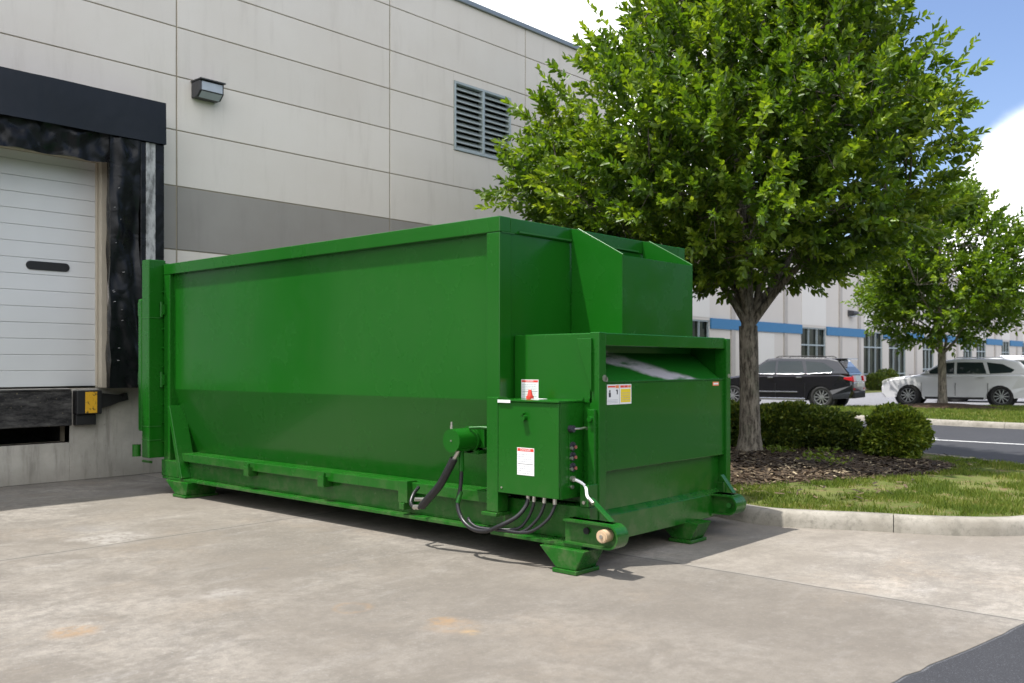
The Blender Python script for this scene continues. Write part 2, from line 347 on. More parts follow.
def tag(o, label=None, cat=None, group=None, kind=None):
    if label: o['label'] = label
    if cat: o['category'] = cat
    if group: o['group'] = group
    if kind: o['kind'] = kind
    return o
def empty(name, loc, rz=0, label=None, cat=None, group=None):
    o = bpy.data.objects.new(name, None); C.objects.link(o); o.location = loc; o.rotation_euler = (0, 0, rz); o.empty_display_size = .2
    return tag(o, label, cat, group)
def B(name, mat, parent, *boxes, bevel=.004):
    m = MB()
    for b in boxes: m.box(*b)
    return m.build(name, mat, parent, bevel)
def Bs(name, mat, parent, *boxes, bevel=.004):
    for b in boxes: B(name, mat, parent, b, bevel=bevel)
def crom(pts, n=8, closed=False):
    pts = [Vector(p) for p in pts]; o = []; k = len(pts)
    rngi = range(k if closed else k-1)
    for i in rngi:
        if closed: p0, p1, p2, p3 = pts[(i-1) % k], pts[i], pts[(i+1) % k], pts[(i+2) % k]
        else: p0, p1, p2, p3 = pts[max(i-1, 0)], pts[i], pts[i+1], pts[min(i+2, k-1)]
        for j in range(n):
            t = j/n
            o.append(.5*((2*p1)+(p2-p0)*t+(2*p0-5*p1+4*p2-p3)*t*t+(3*p1-p0-3*p2+p3)*t**3))
    if not closed: o.append(pts[-1])
    return o
def np_mesh(name, verts, faces4, mat, parent=None, smooth=False):
    """verts (n,3), faces (m,k) arrays"""
    me = bpy.data.meshes.new(name); k = faces4.shape[1]
    me.vertices.add(len(verts)); me.vertices.foreach_set('co', verts.astype(np.float32).ravel())
    me.loops.add(faces4.size); me.loops.foreach_set('vertex_index', faces4.astype(np.int32).ravel())
    me.polygons.add(len(faces4)); me.polygons.foreach_set('loop_start', np.arange(0, faces4.size, k, dtype=np.int32))
    me.polygons.foreach_set('loop_total', np.full(len(faces4), k, dtype=np.int32))
    me.materials.append(mat); me.update(calc_edges=True)
    if smooth: me.polygons.foreach_set('use_smooth', np.ones(len(faces4), dtype=bool))
    o = bpy.data.objects.new(name, me); C.objects.link(o); o.parent = parent
    return o
def leaf_mesh(name, pos, dirs, size, width, mat, parent=None, fold=.25):
    """one pointed, folded leaf per row: 6 verts, 4 tris"""
    n = len(pos); d = dirs/np.linalg.norm(dirs, axis=1, keepdims=True)
    up = rng.normal(size=(n, 3))*.75+np.array([0, 0, 1.])
    s = np.cross(d, up); s /= np.linalg.norm(s, axis=1, keepdims=True)+1e-9; u = np.cross(s, d)
    sz = size[:, None]; w = sz*width
    p0 = pos; p3 = pos+d*sz-u*sz*.10
    a1 = pos+d*sz*.35+s*w*.5+u*w*fold; a2 = pos+d*sz*.72+s*w*.36+u*w*fold*.6
    b1 = pos+d*sz*.35-s*w*.5+u*w*fold; b2 = pos+d*sz*.72-s*w*.36+u*w*fold*.6
    V = np.stack([p0, a1, a2, p3, b2, b1], 1).reshape(-1, 3)
    i = np.arange(n)[:, None]*6
    F = np.concatenate([i+np.array([[0, 1, 2, 3]]), i+np.array([[0, 3, 4, 5]])], 0)
    return np_mesh(name, V, F, mat, parent)
def grid_surface(m, P, nu, nv, mat=0, smooth=True):
    vs = [P(i/nu, j/nv) for j in range(nv+1) for i in range(nu+1)]
    fs = [(j*(nu+1)+i, j*(nu+1)+i+1, (j+1)*(nu+1)+i+1, (j+1)*(nu+1)+i) for j in range(nv) for i in range(nu)]
    return m.mesh(vs, fs, mat, smooth)

# ---------------------------------------------------------------- ground, road, kerbs
def sheet(name, poly, z, mat, kind='structure', label=None):
    m = MB(); m.face([(x, y, z) for x, y in poly]); o = m.build(name, mat); bm = bmesh.new(); bm.from_mesh(o.data)
    bmesh.ops.triangulate(bm, faces=bm.faces[:]); bm.normal_update()
    bm.faces.ensure_lookup_table()
    if bm.faces[0].normal.z < 0: bmesh.ops.reverse_faces(bm, faces=bm.faces[:])
    bm.to_mesh(o.data); bm.free(); o['kind'] = kind; return o
sheet('ground', [(-400, -400), (500, -400), (500, 500), (-400, 500)], -.004, ASPH_L)
# concrete apron (edge towards the asphalt is a little ragged)
ap = [(-14, 12.25)]+[(-14, 3.9)]
x = -14
while x < 8.9: ap.append((x, 1.475-.125*(x-5.2)+.012*math.sin(x*3.1)+.016*noise.noise(Vector((x*9, 0, 0))))); x += .12
ap += [(9.5, .95), (12, 1.0), (12.4, 1.5), (9.8, 2.1), (9.1, 2.4), (8.75, 3), (8.4, 4), (8.5, 5), (8.6, 12.25)]
sheet('concrete_apron', ap, 0.0, CONC)
lot = [(-14, -12), (17, -12), (17, .4), (12.2, .9)]; x = 9.4
while x > -14: lot.append((x, 1.453-.125*(x-5.2)+.012*math.sin(x*3.1)+.016*noise.noise(Vector((x*9, 0, 0))))); x -= .12
lot.append((-14, 3.85))
sheet('asphalt_lot', lot, .004, ASPH)
# island outline (inner edge of kerb) -------------------------------------------------
kout = crom([(8.5, 12.25), (8.5, 9), (8.48, 6.5), (8.36, 5.1), (8.12, 4.45), (8.05, 3.9), (8.38, 3.15), (8.66, 2.5), (9.15, 2.02), (10.1, 1.75), (11.4, 1.6), (12.7, 1.85), (13.75, 2.7), (14.55, 3.8), (15.1, 5.0), (15.4, 6.2), (15.6, 8), (15.9, 10), (16.6, 12), (17.6, 13.5), (19, 15.5), (22, 18.5)], 8)
kout = [(p[0], p[1]) for p in [(Vector((q[0], q[1], 0))) for q in [tuple(v) for v in kout]]] if False else [(v.x, v.y) for v in kout]
def offset_line(pts, d):
    o = []
    for i, p in enumerate(pts):
        a = Vector(pts[max(i-1, 0)]); b = Vector(pts[min(i+1, len(pts)-1)]); t = (b-a).normalized(); o.append((p[0]-t.y*d, p[1]+t.x*d))
    return o
def kerb(name, line, side, label=None):
    """line = outer foot; side=+1: island lies to the left of the line direction"""
    prof = [(0, -.01), (.012, .06), (.03, .115), (.055, .138), (.09, .147), (.16, .148), (.165, .12)]
    m = MB(); rows = [offset_line(line, side*u) for u, z in prof]
    L0 = 0; segs = []; cur = []
    for i in range(len(line)):
        if i: L0 += (Vector(line[i])-Vector(line[i-1])).length
        cur.append(i)
        if L0 > 3.0 and i < len(line)-2: segs.append(cur); cur = [i]; L0 = 0
    segs.append(cur)
    for sg in segs:
        vs = []; k = len(prof)
        for i in sg:
            sh = Vector((0, 0))
            if i == sg[0] and len(sg) > 1: sh = (Vector(line[sg[1]])-Vector(line[i])).normalized()*.0035
            if i == sg[-1] and len(sg) > 1: sh = (Vector(line[sg[-2]])-Vector(line[i])).normalized()*.0035
            for j in range(k):
                wob = .004*noise.noise(Vector((rows[j][i][0]*2, rows[j][i][1]*2, j)))
                vs.append((rows[j][i][0]+sh.x, rows[j][i][1]+sh.y, prof[j][1]+wob))
        fs = []
        for a in range(len(sg)-1):
            for j in range(k-1):
                f = (a*k+j, (a+1)*k+j, (a+1)*k+j+1, a*k+j+1); fs.append(f if side > 0 else f[::-1])
        m.mesh(vs, fs, 0, True)
    o = m.build(name, KERB); o['kind'] = 'structure'; return o
kerb('kerb', kout, 1)
inner = offset_line(kout, .155)
def zin(x, y): return .135+.05*noise.noise(Vector((x*.5, y*.5, 0)))*0+.012*noise.noise(Vector((x*1.3, y*1.3, 3)))
sheet('lawn', inner+[(22, 22), (8.7, 22)], .136, LAWN)
mul = crom([(9.0, 5.6), (9.48, 4.99), (10.36, 4.66), (11.5, 4.02), (12.7, 3.72), (13.5, 3.95), (14.1, 4.7), (14.6, 5.7), (14.9, 7), (14.9, 9), (12, 10), (9.4, 9.5), (8.9, 7.5)], 6, True)
mul = [(v.x, v.y) for v in mul]
def in_poly(poly, X, Y):
    P = np.array(poly); x0, y0 = P[:, 0], P[:, 1]; x1, y1 = np.roll(x0, -1), np.roll(y0, -1); ins = np.zeros(len(X), bool)
    for a, b, c, d in zip(x0, y0, x1, y1):
        if b == d: continue
        cnd = ((b > Y) != (d > Y)) & (X < (c-a)*(Y-b)/(d-b)+a); ins ^= cnd
    return ins
# mulch bed as a low uneven mound
m = MB(); cx, cy = 12.0, 6.7; nr = 12; nn = len(mul); vs = []
for r_ in range(nr+1):
    t = 1-r_/nr
    for (px_, py_) in mul:
        x_, y_ = cx+(px_-cx)*t, cy+(py_-cy)*t
        h = .139+.055*(1-t**2.2)*min(1, (1-t)*6)+.03*noise.noise(Vector((x_*2.2, y_*2.2, 0)))*min(1, (1-t)*5)
        vs.append((x_, y_, h))
fs = [(r_*nn+i, r_*nn+(i+1) % nn, (r_+1)*nn+(i+1) % nn, (r_+1)*nn+i) for r_ in range(nr) for i in range(nn)]
m.mesh(vs, fs, 0, True); o = m.build('mulch_bed', MULCH); o['kind'] = 'structure'
def mulch_z(x, y):
    # radial parameter approximated by angle lookup
    ang = np.arctan2(np.array(mul)[:, 1]-cy, np.array(mul)[:, 0]-cx); rad = np.hypot(np.array(mul)[:, 0]-cx, np.array(mul)[:, 1]-cy)
    o_ = np.argsort(ang); a = np.arctan2(y-cy, x-cx); rr = np.interp(a, ang[o_], rad[o_], period=2*np.pi); t = np.clip(np.hypot(x-cx, y-cy)/rr, 0, 1)
    return .139+.055*(1-t**2.2)*np.minimum(1, (1-t)*6)
# road and far strip
farkerb = crom([(24.3, -20), (24.3, -6), (24.0, 2), (23.9, 5.5), (24.2, 7.7), (25.0, 10.5), (26.5, 13.5), (29, 17)], 7)
farkerb = [(v.x, v.y) for v in farkerb]
sheet('road', [(14.2, -30), (24.6, -30)]+farkerb+[(26, 22), (20, 18), (16, 12), (14, 6), (12, 2.2), (12.2, -2)], .009, ASPH)
kerb('kerb', farkerb, -1)
fin = offset_line(farkerb, -.155)
strip = fin+[(27.2, 15.3), (30.2, 11.9), (33.9, 7.8), (37.4, 3.9), (41, 0), (46, -6), (55, -20)]
sheet('grass_verge', strip, .137, LAWN)
sheet('car_park', [(27.0, 15.1), (30.1, 11.8), (33.8, 7.7), (37.3, 3.8), (40.9, -.1), (45.9, -6.1), (55, -20.1), (140, -20), (140, 17.6), (24, 17.6)], .1, ASPH_P)
sheet('lawn', [(22, 17.6), (140, 17.6), (140, 20.2), (22, 20.2)], .12, LAWN)
def ribbon(name, line, w, z, mat):
    a = offset_line(line, w/2); b = offset_line(line, -w/2); m = MB()
    for i in range(len(line)-1): m.face([(*a[i], z), (*b[i], z), (*b[i+1], z), (*a[i+1], z)][::-1])
    o = m.build(name, mat); o['kind'] = 'structure'; return o
ribbon('road_line', [(v.x, v.y) for v in crom([(19.3, -20), (19.3, 4.4), (19.9, 6.3), (21.3, 10), (23.5, 14.5)], 8)], .12, .014, PAINTW)
ribbon('road_line', [(v.x, v.y) for v in crom([(15.0, -14), (15.35, 1.5), (15.62, 3.9)], 5)], .10, .014, PAINTW)

# grass blades / chips
def blades(name, X, Y, Z, hmin, hmax, w, label):
    n = len(X); h = rng.uniform(hmin, hmax, n); a = rng.uniform(0, 2*np.pi, n); l = rng.uniform(.1, .75, n)*h; la = rng.uniform(0, 2*np.pi, n)
    base = np.stack([X, Y, Z], 1); s = np.stack([np.cos(a), np.sin(a), 0*a], 1)*w/2
    mid = base+np.stack([np.cos(la)*l*.4, np.sin(la)*l*.4, h*.6], 1); tip = base+np.stack([np.cos(la)*l, np.sin(la)*l, h], 1)
    V = np.stack([base-s, base+s, mid+s*.7, tip, mid-s*.7], 1).reshape(-1, 3); i = np.arange(n)[:, None]*5
    F = i+np.array([[0, 1, 2, 3, 4]])
    o = np_mesh(name, V, F, GRASSM); return tag(o, label, 'grass', kind='stuff')
isl = inner+[(22, 22), (8.7, 22)]
n = 240000; X = rng.uniform(8.1, 15.6, n); Y = rng.uniform(1.6, 9, n)
dens = np.array([noise.noise(Vector((x*1.4, y*1.4, 5)))+.6*noise.noise(Vector((x*5, y*5, 2))) for x, y in zip(X, Y)])
k = in_poly(isl, X, Y) & ~in_poly([(cx+(a-cx)*.985, cy+(b-cy)*.985) for a, b in mul], X, Y) & (dens > .06+rng.uniform(-.3, .3, n)) & ((X+Y) < 21)
X, Y = X[k], Y[k]
# thinned lip over the kerb
blades('grass', X, Y, np.full(len(X), .132), .015, .065, .008, 'short yellow green grass on the kerbed island in front of the mulch')
n = 70000; X = rng.uniform(23.8, 38, n); Y = rng.uniform(1, 15.2, n); k = in_poly(strip, X, Y) & (X < 36); X, Y = X[k], Y[k]
k2 = np.hypot(X-31.1, Y-9.43) > 1.3; X, Y = X[k2], Y[k2]
blades('grass', X, Y, np.full(len(X), .135), .04, .09, .02, 'sunlit grass verge beyond the road in front of the parked cars')
n = 15000; X = rng.uniform(8.8, 15, n); Y = rng.uniform(3.5, 8, n); k = in_poly(mul, X, Y) | (rng.random(n) < .05); k &= in_poly(isl, X, Y); X, Y = X[k], Y[k]
n = len(X); a = rng.uniform(0, np.pi, n); ln = rng.uniform(.015, .06, n); wd = rng.uniform(.005, .016, n)
Z = np.where(in_poly(mul, X, Y), mulch_z(X, Y), .16)+rng.uniform(.004, .022, n)
d = np.stack([np.cos(a), np.sin(a), rng.uniform(-.35, .35, n)], 1)*ln[:, None]; s = np.stack([-np.sin(a), np.cos(a), rng.uniform(-.3, .3, n)], 1)*wd[:, None]
c_ = np.stack([X, Y, Z], 1); V = np.stack([c_-d-s, c_+d-s, c_+d+s, c_-d+s], 1).reshape(-1, 3); F = np.arange(n)[:, None]*4+np.array([[0, 1, 2, 3]])
tag(np_mesh('mulch_chips', V, F, CHIP), 'brown bark chips scattered over the bed round the large tree', 'mulch', kind='stuff')

# ---------------------------------------------------------------- near building
WY = 12.26
bld = empty('warehouse', (6, WY, 0), 0, 'tall beige precast warehouse wall with grey band behind the green compactor', 'building')
zl = [0, 1.2, 3.13, 4.03, 4.82, 5.58, 6.28, 6.95, 7.72, 8.28]
xl = [-14, -8.6, -4.8, -1.0, 2.8, 6.6, 10.54, 14.12, 17.0]
hole = (2.5, 5.62, 1.2, 4.27); vent = (12.1, 13.66, 5.5, 6.78)
def sub(rects, h):
    o_ = []
    for (a, b, c, d) in rects:
        if b <= h[0] or a >= h[1] or d <= h[2] or c >= h[3]: o_.append((a, b, c, d)); continue
        if a < h[0]: o_.append((a, h[0], c, d))
        if b > h[1]: o_.append((h[1], b, c, d))
        a2, b2 = max(a, h[0]), min(b, h[1])
        if c < h[2]: o_.append((a2, b2, c, h[2]))
        if d > h[3]: o_.append((a2, b2, h[3], d))
    return o_
beige, grey, fnd = MB(), MB(), MB()
pit = (2.6, 5.12, .50, 1.2)
for i in range(len(xl)-1):
    for j in range(len(zl)-1):
        gx = .012; gz = .008
        rc = (xl[i]+gx, xl[i+1]-gx, zl[j]+(gz if j else 0), zl[j+1]-gz if j < len(zl)-2 else zl[j+1])
        rs = sub([rc], hole) if j else sub([rc], pit)
        for r_ in rs:
            for q in sub([r_], (vent[0]-.01, vent[1]+.01, vent[2]-.01, vent[3]+.01)):
                t = fnd if j == 0 else (grey if j == 2 and i < 7 else beige)
                if i >= 5 and j == 2: t = grey
                if t is grey: B('grey_wall_panel', WALLG, bld, (q[0], q[1], WY, WY+.16, q[2], q[3]), bevel=.004); continue
                t.box(q[0], q[1], WY, WY+.16, q[2], q[3])
beige.build('wall', WALL, bld, .004); None; fnd.build('foundation_wall', FOUND, bld, .006)
m = MB()
for q in sub(sub(sub([(-14, 17.0, 0, 8.28)], hole), pit), vent): m.box(q[0], q[1], WY+.012, WY+.30, q[2], q[3])
m.box(-14, -13.8, WY+.3, 40, 0, 8.28); m.box(16.8, 17.0, WY+.3, 40, 0, 8.28); m.box(-14, 17, 39.8, 40, 0, 8.28); m.box(-14, 17, WY+.3, 40, 7.7, 7.8)
m.build('joint_backing', JOINTM, bld)
B('parapet_cap', CAP, bld, (-14.05, 17.05, WY-.05, WY+.35, 8.28, 8.37), bevel=.008)
# louvred vent
vn = MB(); x0, x1, z0, z1 = vent; xm = (x0+x1)/2
vf = B('vent', LOUV, bld, (x0, x0+.04, WY-.02, WY+.1, z0, z1), (x1-.04, x1, WY-.02, WY+.1, z0, z1), (x0+.04, x1-.04, WY-.02, WY+.1, z0, z0+.04), (x0+.04, x1-.04, WY-.02, WY+.1, z1-.04, z1), (xm-.03, xm+.03, WY-.02, WY+.09, z0+.04, z1-.04), bevel=.003)
m = MB(); ns = 11; zz = (z1-z0-.08)/ns
for h0, h1 in ((x0+.04, xm-.03), (xm+.03, x1-.04)):
    for k in range(ns):
        zb = z0+.04+k*zz; m.prism([(WY-.012, zb), (WY-.008, zb-.008), (WY+.085, zb+zz*.72), (WY+.081, zb+zz*.72+.012)], 'x', h0+.002, h1-.002)
m.build('slats', LOUV, vf)
B('vent_recess', DARK, vf, (x0, x1, WY+.13, WY+.15, z0, z1), bevel=0)
# loading door
dr = empty('loading_door', (4.06, WY+.14, 1.2)); dr.parent = bld; dr.location = Vector((4.06, WY+.14, 1.2))-bld.location
dx0, dx1 = 2.62, 5.535
m = MB(); ms = MB(); z = 1.22; k = 0
rows = []
while z < 4.2:
    h = .205; zt = min(z+h, 4.2); m.box(dx0, dx1, WY+.14, WY+.19, z+.002, zt-.002); z = zt
m.build('door_panels', DOORM, dr, .006); B('door_seams', DOORSEAM, dr, (dx0, dx1, WY+.152, WY+.18, 1.22, 4.2), bevel=0)
m = MB(); w_ = [(4.66+.06*(1-math.cos(t)) if 0 else 0) for t in (0,)]
ov = []
for cxx, a0 in ((5.12, -90), (4.69, 90)):
    for t in range(9): an = R(a0+t*22.5); ov.append((cxx+.055*math.cos(an), 2.77+.055*math.sin(an)))
m.prism(ov, 'y', WY+.125, WY+.15); m.build('vision_slot', BLACK, dr, .004)
B('door_jamb', JAMB, bld, (5.54, 5.62, WY+.02, WY+.3, 1.2, 4.27), (2.5, 2.615, WY+.02, WY+.3, 1.2, 4.27), (2.615, 5.54, WY+.04, WY+.3, 4.2, 4.27), bevel=.006)
B('door_track', JAMB, bld, (5.51, 5.535, WY+.11, WY+.14, 1.2, 4.2), bevel=.004)
B('dock_floor', FOUND, bld, (2.5, 5.62, WY+.02, WY+1, 1.13, 1.2), bevel=0)
B('pit_recess', DARK, bld, (2.58, 5.14, WY+.75, WY+.8, .48, 1.13), (2.58, 2.6, WY+.3, WY+.8, .48, 1.13), (5.12, 5.14, WY+.3, WY+.8, .48, 1.13), bevel=0)
# dock leveller lip
lv = empty('dock_leveler', (3.8, WY, .7), 0, 'scraped black dock leveler plate under the white loading door', 'dock leveler')
B('lip_plate', RUBBER, lv, (2.55, 5.11, WY-.10, WY+.10, .72, 1.17), bevel=.012)
B('lip_edge', RUBBER, lv, (2.56, 5.10, WY-.112, WY+.05, 1.172, 1.19), bevel=.004)
bp = empty('dock_bumper', (5.37, WY, .6), 0, 'black rubber dock bumper with yellow patch at the door corner', 'dock bumper')
B('rubber_block', BLACK, bp, (5.155, 5.48, WY-.14, WY-.002, .86, 1.17), bevel=.012)
B('rubber_skirt', BLACK, bp, (5.16, 5.42, WY-.10, WY-.002, .72, .857), bevel=.008)
B('yellow_patch', YELLOW, bp, (5.26, 5.412, WY-.146, WY-.139, .875, 1.15), bevel=.002)
m = MB(); m.prism([(5.485, 1.13), (5.75, 1.10), (5.84, 1.13), (5.86, 1.03), (5.72, 1.0), (5.62, .96), (5.485, .93)], 'y', WY-.1, WY-.002); m.build('side_bracket', BLACK, bp, .01)
m = MB(); m.cyl((5.80, WY-.12, 1.08), (5.80, WY-.1, 1.08), .03); m.build('bolt', BLACK, bp)
# little holes/bolts in the foundation near the door
for (bx, bz) in ((5.98, .42), (6.12, .50), (6.1, .30)):
    pass

# dock shelter
sh = empty('dock_shelter', (4.5, WY, 1.2), 0, 'black vinyl dock shelter framing the white loading door', 'dock shelter')
FY = 11.80
m = MB()
def head(u, v):
    x = 1.9+(6.2-1.9)*u; z = 4.47+(5.03-4.47)*v
    return (x, FY+.012*noise.noise(Vector((x*1.2, z*2, 1)))+.01*(1-v)*math.sin(x*4), z+.008*noise.noise(Vector((x*1.1, v, 9)))*(1 if v > .5 else 1.6))
grid_surface(m, head, 60, 8)
m.box(1.9, 6.195, FY+.03, WY-.003, 4.50, 5.02)
m.face([(6.2, FY, 4.47), (6.2, WY-.003, 4.47), (6.2, WY-.003, 5.03), (6.2, FY, 5.03)]); m.face([(1.9, FY, 5.03), (6.2, FY, 5.03), (6.2, WY-.003, 5.06), (1.9, WY-.003, 5.06)])
m.build('header_panel', HEADM, sh)
m = MB()
def curt(u, v):
    x = 2.2+(5.72-2.2)*u; zb = 4.13+.03*noise.noise(Vector((x*3, 0, 0)))-.015*abs(math.sin(x*5)); z = zb+(4.50-zb)*v
    return (x, FY+.09+.10*(1-v)*noise.noise(Vector((x*2.2, z*1.5, 4)))+.035*noise.noise(Vector((x*7, z*6, 2))), z)
grid_surface(m, curt, 110, 14)
m.box(2.2, 5.7, FY+.2, WY-.003, 4.30, 4.49)
m.build('head_curtain', VINYL, sh)
def pad(xa, xb, name, flip=1):
    m = MB()
    def f(u, v):
        x = xa+(xb-xa)*u; z = 1.20+(4.46-1.20)*v
        w = .05*noise.noise(Vector((x*6, z*1.1, 7)))+.06*noise.noise(Vector((x*3, z*1.5, 3)))-.05*abs(noise.noise(Vector((x*5+z*2.2, z*1.6-x*3, 11))))
        ex = (.02*noise.noise(Vector((z*3, 5, 1)))-.01) if u == 0 else 0
        return (x+ex, FY+.05+w*min(1, u*4+.3), z)
    grid_surface(m, f, 16, 90)
    def g2(u, v):
        z = 1.20+(4.46-1.20)*v; return (xa+.01*(1-u)+(xb-xa)*.36*u+.03*noise.noise(Vector((z*2.6, u*2, 1)))+.02*math.sin(u*5+z*4), FY+.06+(WY-FY-.06)*u, z)
    grid_surface(m, g2, 8, 60)
    m.face([(xb, FY+.05, 1.2), (xb, WY-.003, 1.2), (xb, WY-.003, 4.46), (xb, FY+.05, 4.46)]); m.face([(xa, FY+.05, 1.2), (xb, FY+.05, 1.2), (xb, WY, 1.2), (xa, WY, 1.2)][::-1])
    return m.build(name, VINYL, sh)
pad(5.47, 5.86, 'side_curtain'); 
m = MB()
m.box(5.86, 6.19, FY+.03, WY-.003, 1.2, 4.465); m.build('side_pad', VINYL, sh, .01)
B('reflective_strip', TAPE, sh, (5.93, 6.06, FY+.022, FY+.028, 1.22, 4.46), bevel=.001)
pad(2.66, 2.2, 'side_curtain'); B('side_pad', VINYL, sh, (1.92, 2.2, FY+.03, WY-.003, 1.2, 4.465), bevel=.01)
B('reflective_strip', TAPE, sh, (2.0, 2.13, FY+.022, FY+.028, 1.22, 4.46), bevel=.001)
# bright frayed spots/rivets along the curtain fold
for k in range(12):
    z = 1.35+3.0*random.random(); x = 5.60+.03*math.sin(z*3)+random.uniform(-.02, .02); s_ = random.uniform(.0015, .0035)
    if random.random() < .3: x = 5.50+random.uniform(-.02, .02)
    B('rivet', TAPE, sh, (x-s_, x+s_, FY-.012, FY+.05, z-s_*1.6, z+s_*1.6), bevel=0)

# wall pack lamp
lp = empty('wall_lamp', (7.0, WY, 5.25), 0, 'dark box shaped lamp with frosted lens high on the warehouse wall', 'lamp')
m = MB(); m.prism([(WY-.003, 5.54), (WY-.24, 5.54), (WY-.24, 5.395), (WY-.15, 5.32), (WY-.003, 5.32)], 'x', 6.82, 7.20); m.build('housing', BRONZE, lp, .008)
m = MB(); m.box(6.81, 7.21, WY-.28, WY-.003, 5.545, 5.565); m.build('visor', BRONZE, lp, .004)
m = MB(); m.box(6.85, 7.17, WY-.252, WY-.2402, 5.405, 5.525); m.mesh([(6.85, WY-.242, 5.388), (7.17, WY-.242, 5.388), (7.17, WY-.153, 5.316), (6.85, WY-.153, 5.316)], [(3, 2, 1, 0)])
m.build('lens', LENS, lp)

# ---------------------------------------------------------------- far building with blue band
FB = 20.0
ob = empty('office_building', (50, FB, 0), 0, 'long low beige office building with a blue stripe beyond the car park', 'building')
wins = [(33.4, 35.0, .6), (43.96, 46.97, .6), (52.1, 55.0, .15), (56.0, 58.9, .15), (62.0, 64.2, .6), (70.6, 72.8, .6), (73.8, 76.3, .6), (80.6, 83.0, .6), (87, 90, .6), (94, 97, .6), (101, 104, .6)]
rects = [(24, 120, 0, 7.6)]
for a, b, z_ in wins: rects = sub(rects, (a, b, z_, 3.4))
m = MB()
for q in rects: m.box(q[0], q[1], FB, FB+.3, q[2], q[3])
m.box(24, 24.3, FB+.3, 50, 0, 7.6); m.box(24.3, 120, FB+.3, 50, 7.3, 7.5)
m.build('wall', FAR, ob)
m = MB()
xs = [24]+sum([[a, b] for a, b, _ in wins], [])+[120]
for i in range(0, len(xs), 2): B('blue_band', BLUE, ob, (xs[i]+.003, xs[i+1]-.003, FB-.075, FB-.001, 3.05, 3.5), bevel=0)
m = MB()
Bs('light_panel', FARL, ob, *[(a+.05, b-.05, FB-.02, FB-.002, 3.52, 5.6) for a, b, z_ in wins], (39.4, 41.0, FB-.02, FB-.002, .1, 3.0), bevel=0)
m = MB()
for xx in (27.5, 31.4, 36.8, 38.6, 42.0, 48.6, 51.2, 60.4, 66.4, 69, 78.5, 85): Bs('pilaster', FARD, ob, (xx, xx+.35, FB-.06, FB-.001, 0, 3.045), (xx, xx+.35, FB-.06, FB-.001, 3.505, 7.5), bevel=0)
m = MB(); m.box(59.3, 61.9, FB-.5, FB-.07, 0, .9); m.build('brick_planter_wall', BRICK, ob)
B('parapet_cap', CAP, ob, (23.9, 120.1, FB-.1, FB+.4, 7.6, 7.7))
for a, b, z_ in wins:
    m = MB(); w = b-a; f = .06
    m.box(a, a+f, FB+.04, FB+.12, z_, 3.4); m.box(b-f, b, FB+.04, FB+.12, z_, 3.4); m.box(a+f, b-f, FB+.04, FB+.12, 3.34, 3.4); m.box(a+f, b-f, FB+.04, FB+.12, z_, z_+.06)
    nm = 3 if w > 1.8 else 2
    for k in range(1, nm): m.box(a+w*k/nm-.025, a+w*k/nm+.025, FB+.042, FB+.118, z_+.06, 3.34)
    for zz_ in (2.48, 1.2 if z_ > .3 else .95): m.box(a+f, b-f, FB+.05, FB+.11, zz_, zz_+.07)
    wf = m.build('window', FRAMEM, ob)
    m = MB(); m.box(a, b, FB+.14, FB+.16, z_, 3.4); m.build('pane', GLASS, wf)
ll = empty('wall_lamp', (50.2, FB, 4.1), 0, 'small dark lamp on the striped office wall between windows', 'lamp')
m = MB(); m.prism([(FB-.003, 4.5), (FB-.35, 4.42), (FB-.35, 4.3), (FB-.003, 4.15)], 'x', 49.8, 50.5); m.build('housing', BRONZE, ll, .02)
m = MB(); m.box(49.9, 50.4, FB-.33, FB-.05, 4.14, 4.18); m.build('lens', LENS, ll)

